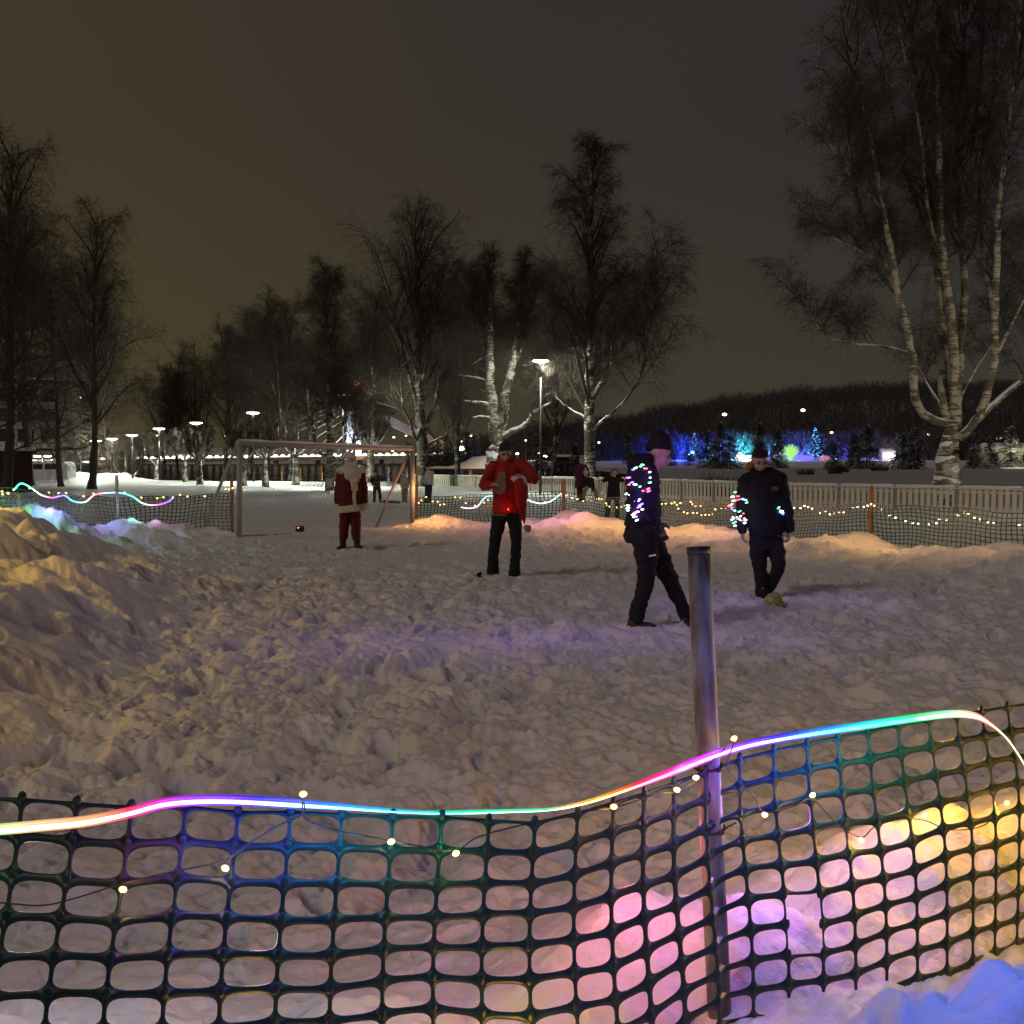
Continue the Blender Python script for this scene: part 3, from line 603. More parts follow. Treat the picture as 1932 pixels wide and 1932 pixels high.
# ------------------------------------------------------------------ picket fence
PF = [(-7.2, 81.5), (-2.4, 74.5), (2.36, 64), (5.8, 57), (11.45, 46), (17.6, 38), (22.5, 32.5)]
def picket():
    root = empty('picket_fence', (PF[3][0], PF[3][1], -.5), 'long pale picket fence with snow on its rail along the river bank', 'fence'); W0 = root.location
    rail, snow, pk = MB(), MB(), MB(); rnd = random.Random(4)
    H = 1.0
    segs = []
    for (a, b_) in zip(PF[:-1], PF[1:]):
        a = Vector((*a, 0)); b_ = Vector((*b_, 0)); n = max(1, round((b_-a).length/2.6))
        for i in range(n): segs.append((a.lerp(b_, i/n), a.lerp(b_, (i+1)/n)))
    def zt(p): return np.interp(p.y, [32, 38, 46, 57, 64, 81], [.50, .50, .46, .46, .38, .25])
    for (a, b_) in segs:
        ta, tb = zt(a), zt(b_); d = (b_-a).normalized(); L = (b_-a).length; nrmv = Vector((d.y, -d.x, 0))
        p = MB(); p.box((a.x, a.y, ta-.55), (.13, .13, 1.25), d.to_track_quat('Y', 'Z').to_matrix()); p.build('post', mat_post, root, world=W0)
        rail.beam(a+Vector((0, 0, ta-.02)), b_+Vector((0, 0, tb-.02)), .15, .045)
        rail.beam(a+Vector((0, 0, ta-.14))-nrmv*.05, b_+Vector((0, 0, tb-.14))-nrmv*.05, .045, .10)
        rail.beam(a+Vector((0, 0, ta-.85))-nrmv*.05, b_+Vector((0, 0, tb-.85))-nrmv*.05, .045, .10)
        pts = [a.lerp(b_, i/9)+Vector((0, 0, ta+(tb-ta)*i/9+.035+rnd.uniform(-.008, .012))) for i in range(10)]
        snow.tube(pts, [.055+rnd.uniform(-.012, .014) for _ in pts], 6)
        n = int(L/.25)
        for i in range(n):
            q = a.lerp(b_, (i+.5)/n); z = ta+(tb-ta)*(i+.5)/n
            pk.box((q.x+nrmv.x*.0, q.y+nrmv.y*.0, z-.53+rnd.uniform(-.01, .01)), (.03, .155, .98), d.to_track_quat('Y', 'Z').to_matrix() @ Matrix.Rotation(rnd.uniform(-.02, .02), 3, 'X'))
    rail.build('rail', WHITEPAINT, root, world=W0); pk.build('picket_panel', WHITEPAINT, root, world=W0); snow.build('snow_cap', SNOWTOP, root, True, world=W0)
mat_post = mat('grey_post', (.28, .27, .25), .7, var=.2)
picket()
# ------------------------------------------------------------------ barrier mesh fences in the distance
GREEN = mat('dark_green_plastic', (.012, .055, .035), .38, var=.2, scale=3)
def path_pts(P, step):
    P = [Vector(p) for p in P]; out = []; 
    for a, b_ in zip(P[:-1], P[1:]):
        n = max(1, int((b_-a).length/step)); out += [a.lerp(b_, i/n) for i in range(n)]
    return out+[P[-1]]
def far_mesh(name, P, label, h=.95, sag=.03):
    root = empty(name, (P[0][0], P[0][1], 0), label, 'fence'); W0 = root.location
    pts = path_pts(P, .10); n = len(pts); mb = MB(); rnd = random.Random(n); rows = 14
    ph = rnd.uniform(0, 6)
    G = []
    for i, p in enumerate(pts):
        dz = sag*math.sin(i*.11+ph)+.012*math.sin(i*.53)
        G.append([Vector((p.x+.03*math.sin(j*.35+i*.17), p.y+.04*math.sin(j*.3+i*.09), p.z+dz-j*h/rows+.012*math.sin(i*.21+j))) for j in range(rows+1)])
    for j in range(rows+1):
        for i in range(n-1):
            a, b_ = G[i][j], G[i+1][j]; w_ = .0085
            mb.add([a+Vector((0, 0, w_)), a-Vector((0, 0, w_)), b_-Vector((0, 0, w_)), b_+Vector((0, 0, w_))], [(0, 1, 2, 3)])
    for i in range(n):
        d = (pts[min(i+1, n-1)]-pts[max(i-1, 0)]).normalized()*.006
        for j in range(rows):
            a, b_ = G[i][j]+Vector((0, -.003, 0)), G[i][j+1]+Vector((0, -.003, 0))
            mb.add([a-d*1.9, a+d*1.9, b_+d*1.9, b_-d*1.9], [(0, 1, 2, 3)])
    mb.build('mesh_net', GREEN, root, world=W0)
    return root
RF = [tuple(at(x, y, d)) for x, y, d in [(785, 938, 29.4), (1062, 929, 28), (1250, 943, 25.2), (1487, 952, 22), (1642, 954, 20), (1932, 966, 17), (2150, 985, 14.5)]]
LF = [tuple(at(x, y, d)) for x, y, d in [(-260, 925, 15.5), (-60, 922, 18.5), (32, 922, 19.5), (73, 926, 20.2), (217, 941, 22), (330, 939, 23), (437, 931, 24)]]
far_mesh('barrier_mesh', RF, 'dark green barrier mesh running from the goal to the right edge')
far_mesh('barrier_mesh', LF, 'dark green barrier mesh behind the snow bank left of the goal')
WOOD = mat('orange_wood', (.24, .13, .055), .75, var=.3, scale=6, bump=.3)
GALV = mat('galvanised_steel', (.42, .43, .45), .38, .7, var=.2, scale=12, bump=.15)
STK = [((437, 903), (437, 992), 24.0, 'wooden stake beside the left goal post', WOOD, .035), ((786, 880), (785, 995), 29.3, 'wooden stake just behind the right goal post', WOOD, .035), ((1063, 904), (1062, 970), 28.0, 'wooden stake where the mesh bends behind the red jacket', WOOD, .045),
       ((1644, 917), (1641, 1022), 20.0, 'wooden stake holding the mesh right of the players', WOOD, .045), ((220, 896), (220, 980), 21.9, 'steel pole rising from the left snow bank', GALV, .035), ((33, 930), (33, 960), 19.5, 'short stake at the left edge under the green glow', WOOD, .04)]
for a, b_, d, lab, m_, r in STK:
    p0, p1 = at(*a, d), at(*b_, d); p1.z = min(p1.z, gz(p1.x, p1.y)-.2) if True else p1.z
    mb = MB(); mb.tube([p1, p1.lerp(p0, .5)+Vector((.01, 0, 0)), p0-Vector((0, 0, .03)), p0], [r, r, r*.96, r*.6], 10)
    st = empty('stake', (p1.x, p1.y, p1.z), lab, 'post', 'stakes holding the barrier mesh')
    mb.build('shaft', m_, st, True, world=st.location)
    for zz in (.30, .55):
        mb = MB(); q = p0-Vector((0, 0, zz)); mb.tube([q+Vector((r*1.15*math.cos(t), r*1.15*math.sin(t), .01*math.sin(t*2))) for t in np.linspace(0, 6.28, 13)], .006, 5); mb.build('cable_tie', BLACKMETAL, st, True, world=st.location)
# ------------------------------------------------------------------ fairy lights / rope lights
WARM = (1, .62, .22)
BULB = emit('warm_bulb', (1, .52, .14), 7); BULBW = emit('cool_warm_bulb', (1, .70, .34), 7)
WIRE = mat('black_wire', (.012, .012, .014), .5)
def string_light(name, label, pts3, bulbs, bm, br, wr=.004, root_loc=None, group=None, wire=True, blen=1.6):
    root = empty(name, root_loc or bulbs[0], label, 'string lights', group); W0 = root.location
    if wire:
        mb = MB(); mb.tube(pts3, wr, 5); mb.build('wire', WIRE, root, True, world=W0)
    for i, p in enumerate(bulbs):
        mb = MB(); mt = bm[i % len(bm)] if isinstance(bm, list) else bm
        rnd = random.Random(i*3+len(bulbs)); q = Matrix.Rotation(rnd.uniform(-.5, .5), 3, 'Y')
        mb.ell((0, 0, 0), (br*blen, br, br), 8, 6, q)
        o = mb.build('bulb', mt, root, True); o.location = Vector(p)-W0
    return root
# bulbs on the right-hand mesh, read in p coordinates
rb = []
def c3(l): return [(801.9+.2197*a, 660.4+.2197*c) for a, c in l]
def c4(l): return [(1132.1+.2197*a, 660.4+.2197*c) for a, c in l]
def c5(l): return [(1462.4+.2432*a, 613.2+.2432*c) for a, c in l]
def dR(px):  # distance of the right mesh in direction px
    xs = [785, 1062, 1250, 1487, 1642, 1932, 2150]; return float(np.interp(px, xs, [29.4, 28, 25.2, 22, 20, 17, 14.5]))
def dL(px): return float(np.interp(px, [-260, -60, 32, 73, 217, 330, 437], [15.5, 18.5, 19.5, 20.2, 22, 23, 24]))
seg1 = [(787, 941), (795, 944), (804, 938), (790, 949)]+c3([(65, 1300), (110, 1303), (130, 1330), (165, 1325), (260, 1265), (302, 1268), (350, 1315), (505, 1310), (540, 1290), (430, 1335), (870, 1290), (1030, 1305), (1120, 1275), (1215, 1250), (1265, 1272), (1310, 1282), (1360, 1297), (1395, 1290), (1425, 1293), (1475, 1280), (1495, 1278), (1515, 1282), (1555, 1315), (1560, 1335), (1585, 1345), (1645, 1352), (1690, 1348), (1715, 1340)])
seg2 = c4([(530, 1322), (565, 1320), (615, 1318), (640, 1310), (660, 1330), (690, 1315), (672, 1362), (720, 1392), (750, 1402), (780, 1303), (795, 1325), (820, 1342), (865, 1340), (800, 1398), (835, 1400), (870, 1420), (905, 1415), (940, 1415), (965, 1412), (1000, 1385), (1040, 1358), (990, 1368), (1080, 1358), (1110, 1330)])
seg3 = c5([(148, 1419), (198, 1420), (228, 1405), (256, 1413), (288, 1425), (352, 1460), (388, 1448), (426, 1469), (460, 1460), (495, 1455), (533, 1455), (608, 1420), (640, 1413), (690, 1413), (718, 1402), (745, 1390), (770, 1400), (826, 1432), (886, 1480), (934, 1495), (1013, 1521), (1067, 1538), (1110, 1542), (1195, 1545), (1252, 1538), (1275, 1510), (1330, 1518), (1420, 1477), (1463, 1455), (1497, 1466), (1546, 1497), (1588, 1510), (1650, 1530), (1697, 1532), (1893, 1553)])
def strand(name, label, pp, dfun, bm, off=-.03, br=.013):
    B = [at(x, y, dfun(x)+off) for x, y in pp]
    W = []
    for a, b_ in zip(B[:-1], B[1:]): W += [a, a.lerp(b_, .5)+Vector((0, 0, -.02))]
    return string_light(name, label, W+[B[-1]], B, bm, br, .005)
G0 = 'warm fairy lights on the barrier mesh'
s1 = strand('string_light', 'warm fairy lights on the mesh between the goal and the capped player', seg1, dR, BULB)
s2 = strand('string_light', 'warm fairy lights on the mesh between the two dark players', seg2, dR, BULB)
s3 = strand('string_light', 'warm fairy lights on the mesh from the bareheaded player to the right edge', seg3, dR, BULBW)
def c1(l): return [(.2441*a, 660.4+.2441*c) for a, c in l]
segL = [(-120, 925), (-70, 930), (-30, 938)]+c1([(15, 1093), (20, 1115), (60, 1105), (65, 1112), (105, 1080), (230, 1068), (378, 1103), (452, 1105), (510, 1104), (645, 1131), (722, 1110), (962, 1101), (1092, 1140), (1215, 1146), (1262, 1138), (1335, 1140), (1390, 1119), (1448, 1131), (1580, 1131), (1742, 1076), (1770, 1078), (1797, 1068)])
s4 = strand('string_light', 'warm fairy lights along the mesh behind the left snow bank', segL, dL, BULB)
for s in (s1, s2, s3, s4): s['group'] = G0
# light that the strings throw on the banks
for px, py, P, c in [(800, 952, 3.6, (1, .55, .12)), (812, 962, 4.0, (1, .5, .1)), (845, 962, 2.0, (1, .5, .35)), (930, 958, 1.6, (.9, .35, .5)), (1010, 955, 2.2, (1, .45, .6)), (1062, 945, 3.0, (1, .40, .62)), (1110, 955, 4.0, (1, .55, .16)), (1165, 962, 5.0, (1, .55, .14)), (1225, 966, 4.5, (1, .58, .16)), (1290, 962, 4.0, (1, .58, .18)), (1350, 966, 4.0, (1, .55, .16)), (1380, 975, 1.5, (.8, .4, .9))]:
    lamp(at(px, 930, dR(px)-1.9), (c[0], c[1]*.82, c[2]*.8), P*4.6, s1, .05, name='bulb_glow')
for px, py, P, c in [(1500, 985, 2.4, (1, .62, .25)), (1600, 985, 2.6, (1, .6, .2)), (1660, 990, 3.0, (1, .6, .2)), (1780, 990, 1.6, (1, .65, .3)), (1890, 1000, 1.4, (1, .65, .32))]:
    lamp(at(px, 948+(px-1500)*.04, dR(px)-1.7), (c[0], c[1]*.85, c[2]*.8), P*4.2, s3, .05, name='bulb_glow')
for px, py, P, c in [(-60, 930, 26, (1, .66, .10)), (-10, 945, 5, (1, .6, .12)), (437, 965, .8, (1, .55, .3))]:
    lamp(at(px, py, dL(px)-.9), c, P, s4, .05, name='bulb_glow')
# fairy lights assumed to go on unseen outside the frame, lighting the left bank
assumed_left_run = [Vector((-8.6, 15.2, 1.5)), Vector((-7.4, 12.8, 1.5)), Vector((-6.6, 11.3, 1.4)), Vector((-5.9, 9.3, 1.3)), Vector((-5.2, 7.6, 1.25)), Vector((-4.6, 6.2, 1.2))]
s5 = string_light('string_light', 'assumed warm fairy lights over the left snow bank just outside the left edge', assumed_left_run, [p for p in assumed_left_run], BULB, .013, .005, group=G0)
lamp((-6.5, 11.6, 1.45), (1, .54, .02), 50, s5, .04, name='bulb_glow')
lamp((-5.2, 8.7, 1.22), (1, .54, .02), 55, s5, .04, name='bulb_glow')
lamp((-3.9, 5.9, 1.05), (1, .56, .04), 22, s5, .04, name='bulb_glow')
# rope lights
def rope_mat(name, stops, strength, n, base=(.3, .27, .25)):
    m, nt, b = newmat(name); L = nt.links
    at_ = node(nt, 'ShaderNodeUVMap'); sx = node(nt, 'ShaderNodeSeparateXYZ'); L.new(at_.outputs[0], sx.inputs[0])
    rp = node(nt, 'ShaderNodeValToRGB'); els = rp.color_ramp.elements
    els[0].position = stops[0][0]; els[0].color = (*stops[0][1], 1); els[1].position = stops[-1][0]; els[1].color = (*stops[-1][1], 1)
    for p, c in stops[1:-1]: k = els.new(p); k.color = (*c, 1)
    L.new(sx.outputs[0], rp.inputs[0]); L.new(rp.outputs[0], b.inputs['Emission Color']); b.inputs['Emission Strength'].default_value = strength
    b.inputs['Base Color'].default_value = (*base, 1); b.inputs['Roughness'].default_value = .4
    return m
def rope_mesh(name, pts, prof2, mt, parent, W0, sc=None):
    """sweep a 2D profile (side, up) along pts; u runs along the length"""
    P = np.array([tuple(p) for p in pts]); n = len(P); k = len(prof2)
    T = nrm(np.gradient(P, axis=0)); U = nrm(np.cross(T, [0, 0, 1.])); Wv = np.cross(U, T)
    sc = [1]*n if sc is None else sc
    V = np.concatenate([P[i]+sc[i]*(np.outer([q[0] for q in prof2], U[i])+np.outer([q[1] for q in prof2], Wv[i])) for i in range(n)])-np.array(W0)
    i = np.arange(n-1)[:, None]; j = np.arange(k)[None]; Q = np.stack([i*k+j, i*k+(j+1) % k, (i+1)*k+(j+1) % k, (i+1)*k+j], -1).reshape(-1, 4)
    me = mesh_np(name, V, Q, smooth=True); d = np.concatenate([[0], np.cumsum(np.linalg.norm(np.diff(P, axis=0), axis=1))]); d = d/d[-1]
    uv = me.uv_layers.new(name='UVMap'); vi = np.zeros(len(me.loops), np.int32); me.loops.foreach_get('vertex_index', vi)
    uvs = np.stack([d[vi//k], np.zeros(len(vi))], 1).astype(np.float32); uv.data.foreach_set('uv', uvs.ravel())
    return link(name, me, mt, parent)
def smooth_path(pp, n):
    """Catmull-Rom through image points with distance"""
    A = np.array(pp, float); m = len(A); out = []
    t = np.linspace(0, m-1.0001, n)
    for q in t:
        i = int(q); f = q-i; p0, p1, p2, p3 = A[max(i-1, 0)], A[i], A[min(i+1, m-1)], A[min(i+2, m-1)]
        out.append(.5*((2*p1)+(-p0+p2)*f+(2*p0-5*p1+4*p2-p3)*f*f+(-p0+3*p1-3*p2+p3)*f**3))
    return out
# far rope, left of the goal
FL = smooth_path([(28, 922.5), (40, 912), (58, 920), (78, 934), (98, 939), (108, 937), (122, 935), (135, 944), (150, 948), (163, 946), (176, 935), (190, 931), (217, 929.5), (237, 932), (252, 938), (268, 949), (285, 953), (305, 951), (320, 945), (328, 938)], 90)
FLp = [at(x, y, dL(x)-.06) for x, y in FL]
rt = empty('rope_light', FLp[0], 'thin rainbow rope light waving along the left back mesh', 'rope light')
st = [(0, (.05, .9, .55)), (.12, (.1, .9, .6)), (.2, (1, .5, .3)), (.27, (.7, .1, .8)), (.33, (.15, .2, 1)), (.42, (.05, .7, .8)), (.50, (.9, .5, .6)), (.56, (1, .1, .12)), (.62, (.3, .6, 1)), (.72, (.05, .8, 1)), (.80, (.2, 1, .6)), (.86, (1, .5, .4)), (.91, (.9, .1, .4)), (.95, (.3, .1, 1)), (1, (.1, .2, 1))]
circ = lambda r, k=6: [(r*math.cos(2*math.pi*i/k), r*math.sin(2*math.pi*i/k)) for i in range(k)]
rope_mesh('tube', FLp, circ(.013), rope_mat('rope_far_left', st, 3.2, 0), rt, rt.location)
for px, py, P, c in [(36, 935, 11, (.15, 1, .30)), (60, 945, 6, (.15, 1, .3)), (95, 952, 5.5, (.22, .16, 1)), (120, 955, 4.0, (.15, .22, 1)), (165, 965, 2.4, (.65, .35, 1)), (205, 965, 3.0, (.3, .35, 1)), (255, 965, 2.6, (.35, .9, .8)), (295, 968, 1.8, (.7, .3, .7))]:
    lamp(at(px, py, dL(px)-.75), c, P, rt, .05, name='rope_and_fill_glow')
# far rope on the right mesh, behind the red jacket
FRp = [at(x, y, dR(x)-.06) for x, y in smooth_path([(870, 957), (885, 959), (900, 956), (910, 944), (918, 937), (930, 936), (950, 938), (985, 939), (1000, 945), (1020, 950), (1038, 946), (1050, 938), (1059, 931)], 60)]
r2 = empty('rope_light', FRp[0], 'thin rainbow rope light on the mesh behind the red jacket', 'rope light')
rope_mesh('tube', FRp, circ(.014), rope_mat('rope_far_right', [(0, (.7, .8, 1)), (.12, (.9, .5, 1)), (.2, (.3, .9, .8)), (.32, (.2, .4, 1)), (.55, (.1, .2, 1)), (.7, (.6, .8, 1)), (.85, (.8, .7, 1)), (.95, (.1, .7, .7)), (1, (.9, .5, .9))], 2.6, 0), r2, r2.location)
# ------------------------------------------------------------------ near barrier mesh
TOPE = [(-330, 1520, 2.30), (-120, 1508, 2.24), (0, 1508, 2.23), (120, 1516, 2.24), (250, 1522, 2.26), (330, 1517, 2.28), (435, 1528, 2.32), (520, 1526, 2.34), (620, 1530, 2.36), (715, 1536, 2.38), (815, 1538, 2.41), (915, 1546, 2.44), (1017, 1552, 2.47), (1112, 1526, 2.52), (1185, 1504, 2.60), (1260, 1478, 2.70),
        (1340, 1448, 2.78), (1420, 1420, 2.84), (1540, 1398, 2.92), (1660, 1378, 3.02), (1790, 1352, 3.12), (1850, 1342, 3.20), (1932, 1326, 3.30), (2150, 1285, 3.55), (2350, 1260, 3.8)]
top3 = [at(*p) for p in TOPE]
def near_fence():
    P = np.array([tuple(p) for p in top3]); d = np.concatenate([[0], np.cumsum(np.linalg.norm(np.diff(P, axis=0), axis=1))])
    pw, phh = .110, .0690; n = int(d[-1]/pw); rows = 14
    s = np.arange(n+1)*pw; 
    # columns bunch up left of the pole where the mesh is gathered
    Tp = np.stack([np.interp(s, d, P[:, k]) for k in range(3)], 1)
    def surf(u, v):
        i = min(max(u, 0), n-1e-6); a = int(i); f = i-a; p = Tp[a]*(1-f)+Tp[min(a+1, n)]*f
        x = p[0]; pole = math.exp(-((x-.52)/.16)**2)
        wob = .012*math.sin(u*.55+v*.22)+.007*math.sin(v*.8+u*.31)
        lean = -.13-.06*math.sin(u*.35)
        dz = -v*phh*(1-.05*pole); 
        wave = .007*math.sin(u*.9+v*.5)+.004*math.sin(u*2.1-v*.7)
        sx_ = .010*math.sin(v*.45+u*.2)
        slope = -.0055*v*max(0, min(1, (x-.15)*1.2))
        bag = .05*math.sin(min(v/rows, 1)*math.pi)*(1 if x < .5 else .6)
        return Vector((p[0]+sx_, p[1]+lean*v*phh-bag+wob, p[2]+dz+wave*min(1, v*.3)+slope))
    root = empty('barrier_mesh', tuple(top3[12]), 'large dark green plastic mesh tied to the leaning steel pole', 'fence', None); W0 = root.location
    polx = 0.52
    K = 20; verts = []; faces = []; cache = {}
    def vert(u, v):
        k = (round(u, 4), round(v, 4))
        if k not in cache: cache[k] = len(verts); verts.append(surf(u, v)-W0)
        return cache[k]
    torn = set()
    ip = int(np.interp(top3[16].x, Tp[:, 0], np.arange(n+1)))
    for (a, b_) in ((1, 4), (1, 5)): torn.add((ip+1+a, b_+1))
    for a in range(n):
        for b_ in range(rows):
            u0, v0 = a, b_
            if (a, b_) in torn: continue
            hw, hh = .463, .398
            if ip-3 <= a <= ip-1: hw, hh = .44, .38
            inner = []; outer = []
            for k in range(K):
                t = 2*math.pi*(k+.5)/K; c, s_ = math.cos(t), math.sin(t)
                e_ = 2/3.4
                ix = hw*math.copysign(abs(c)**e_, c); iy = hh*math.copysign(abs(s_)**e_, s_)
                m_ = max(abs(c), abs(s_)); ox, oy = .5*c/m_, .5*s_/m_
                inner.append(vert(u0+.5+ix, v0+.5+iy)); outer.append((u0+.5+ox, v0+.5+oy))
            # corners so that cells meet
            out = [vert(*q) for q in outer]
            for k in range(K):
                faces.append((inner[k], inner[(k+1) % K], out[(k+1) % K], out[k]))
            for cx, cy in ((1, 1), (0, 1), (0, 0), (1, 0)):
                t = math.atan2(cy-.5, cx-.5) % (2*math.pi); k = int((t/(2*math.pi))*K-.5)
                faces.append((out[k], out[(k+1) % K], vert(u0+cx, v0+cy)))
    # fat knots at the crossings
    mb = MB()
    for a in range(n+1):
        for b_ in range(rows+1):
            p = surf(a, b_)-W0; q = surf(a+.3, b_)-W0; d_ = (q-p).normalized(); M = d_.to_track_quat('X', 'Z').to_matrix()
            mb.ell(p, (.0085, .0032, .0135), 8, 5, M)
    nb_ = len(verts); verts += [Vector(v) for v in mb.v]; faces += [tuple(i+nb_ for i in f) for f in mb.f]
    me = bpy.data.meshes.new('mesh_net'); me.from_pydata([tuple(v) for v in verts], [], faces); me.update()
    o = link('mesh_net', me, GREENN, root); set_smooth(me, True)
    md = o.modifiers.new('thick', 'SOLIDIFY'); md.thickness = .0026; md.offset = 0
    return root, surf, n
def green_near():
    m, nt, b = newmat('green_barrier_plastic'); L = nt.links
    b.inputs['Base Color'].default_value = (.007, .028, .030, 1); b.inputs['Roughness'].default_value = .4
    tr = node(nt, 'ShaderNodeBsdfTranslucent'); tr.inputs['Color'].default_value = (.05, .20, .22, 1)
    mx = node(nt, 'ShaderNodeMixShader'); mx.inputs[0].default_value = .16
    L.new(b.outputs[0], mx.inputs[1]); L.new(tr.outputs[0], mx.inputs[2]); L.new(mx.outputs[0], nt.nodes['Material Output'].inputs['Surface'])
    return m
GREENN = green_near()
NF, NSURF, NN = near_fence()
# leaning pole
def steel_mat():
    m, nt, b = newmat('scuffed_steel'); L = nt.links; tc = node(nt, 'ShaderNodeTexCoord'); mp = node(nt, 'ShaderNodeMapping'); mp.inputs['Scale'].default_value = (1, 1, .18); L.new(tc.outputs['Object'], mp.inputs[0])
    n1 = node(nt, 'ShaderNodeTexNoise', Scale=38.0, Detail=6.0); L.new(mp.outputs[0], n1.inputs['Vector']); n2 = node(nt, 'ShaderNodeTexNoise', Scale=5.0, Detail=5.0); L.new(tc.outputs['Object'], n2.inputs['Vector'])
    mu = node(nt, 'ShaderNodeMath', operation='MULTIPLY'); L.new(n1.outputs['Fac'], mu.inputs[0]); L.new(n2.outputs['Fac'], mu.inputs[1])
    rp = node(nt, 'ShaderNodeValToRGB'); rp.color_ramp.elements[0].position = .15; rp.color_ramp.elements[0].color = (.09, .07, .055, 1); rp.color_ramp.elements[1].position = .36; rp.color_ramp.elements[1].color = (.27, .28, .29, 1); L.new(mu.outputs[0], rp.inputs[0]); L.new(rp.outputs[0], b.inputs['Base Color'])
    b.inputs['Roughness'].default_value = .62; b.inputs['Metallic'].default_value = .1; return m
p0 = at(1318, 1036, 2.86); p1 = at(1357, 1895, 2.72); p1 = p1+(p1-p0)*.25
pr = empty('steel_pole', tuple(p1), 'scuffed steel pole leaning behind the near green mesh', 'post')
mb = MB(); n = 14; mb.tube([p1.lerp(p0, i/n) for i in range(n+1)], [.0300]*n+[.0295], 24); mb.build('tube', steel_mat(), pr, True, world=p1)
mb = MB(); mb.tube([p0-(p0-p1).normalized()*.012, p0+(p0-p1).normalized()*.006], [.0315, .0315], 24); mb.build('cap', BLACKMETAL, pr, True, world=p1)
def tie(c, r, parent, W0):
    mb = MB(); mb.tube([c+Vector((r*math.cos(t), r*math.sin(t), .006*math.sin(t+1))) for t in np.linspace(0, 2*math.pi, 21)], .0032, 6, caps=False)
    mb.box(c+Vector((.6*r, -r*.95, 0)), (.012, .008, .010)); mb.tube([c+Vector((.6*r, -r, 0)), c+Vector((.9*r, -r*1.5, .02)), c+Vector((1.5*r, -r*1.8, .035))], .0022, 5)
    return mb.build('cable_tie', BLACKMETAL, parent, True, world=W0)
for f in (.465, .60): 
    c = p0.lerp(at(1357, 1895, 2.72), f+.02); tie(c, .034, pr, p1)
# rope light on the near mesh
RP = smooth_path([(-330, 1590, 2.2), (-120, 1575, 2.15), (0, 1566, 2.14), (80, 1559, 2.15), (160, 1551, 2.17), (240, 1535, 2.19), (310, 1517, 2.22), (380, 1511, 2.25), (460, 1512, 2.28), (560, 1518, 2.31), (640, 1523, 2.34), (720, 1529, 2.37), (800, 1533, 2.40), (870, 1533, 2.44), (950, 1531, 2.46), (1040, 1527, 2.47), (1110, 1513, 2.48), (1180, 1490, 2.52), (1250, 1464, 2.58), (1310, 1440, 2.66), (1370, 1418, 2.74),
                  (1430, 1402, 2.80), (1520, 1386, 2.87), (1620, 1371, 2.95), (1710, 1358, 3.02), (1790, 1348, 3.08), (1835, 1350, 3.1), (1865, 1364, 3.1), (1900, 1395, 3.08), (1935, 1450, 3.05), (1960, 1520, 3.0), (1975, 1600, 2.95)], 330)
RPp = [at(*p) for p in RP]
rr3 = empty('rope_light', tuple(RPp[100]), 'glowing rainbow rope light lying along the top of the near mesh', 'rope light')
Lx = lambda px: float(np.interp(px, [p[0] for p in RP], np.concatenate([[0], np.cumsum([(a-b_).length for a, b_ in zip(RPp[:-1], RPp[1:])])])/sum((a-b_).length for a, b_ in zip(RPp[:-1], RPp[1:]))))
CORE = [(0, (.1, .8, .3)), (Lx(-60), (.2, 1, .5)), (Lx(60), (1, .7, .45)), (Lx(180), (1, .5, .3)), (Lx(240), (1, .15, .22)), (Lx(290), (.8, .12, .6)), (Lx(360), (.42, .16, 1)), (Lx(480), (.16, .12, 1)), (Lx(600), (.1, .3, 1)), (Lx(720), (.05, .55, .95)), (Lx(860), (.05, .75, .5)), (Lx(1030), (.2, .9, .5)), (Lx(1100), (1, .6, .12)),
        (Lx(1150), (1, .4, .08)), (Lx(1200), (1, .08, .10)), (Lx(1260), (1, .06, .42)), (Lx(1320), (.75, .08, 1)), (Lx(1400), (.30, .10, 1)), (Lx(1480), (.08, .14, 1)), (Lx(1570), (.03, .40, 1)), (Lx(1650), (.02, .8, .8)), (Lx(1720), (.03, .9, .35)), (Lx(1790), (.4, 1, .6)), (Lx(1840), (1, .55, .4)), (Lx(1866), (1, .2, .15)), (Lx(1880), (.25, .2, .12)), (1, (.12, .10, .07))]
def thin(stops, n=31):
    out = []; 
    for s in stops:
        if not out or s[0] > out[-1][0]+.002: out.append(s)
    return out
CORE = thin(CORE)
RS = [float(np.interp(p[0], [540, 680, 780, 900, 1040, 1160, 1290, 1835, 1870, 1890], [1, .5, .28, .42, .22, .5, .95, 1, .6, .45])) for p in RP]
rope_mesh('diffuser', [p+Vector((0, -.006, 0)) for p in RPp], [(a, b_) for a, b_ in circ(.0042, 8)], rope_mat('rope_core', CORE, 11, 0), rr3, rr3.location, RS)
SIDE = [(p, tuple(1.25*max(0, x-.12)**1.3 for x in c)) for p, c in CORE]
rope_mesh('silicone_sleeve', [p+Vector((0, .004, 0)) for p in RPp], [(-.006, .010), (.001, .0105), (.0015, .0062), (-.001, .005), (-.001, -.005), (.0015, -.006), (.003, -.0105), (-.006, -.011)], rope_mat('rope_sleeve', SIDE, .9, 0, (.10, .08, .06)), rr3, rr3.location, RS)
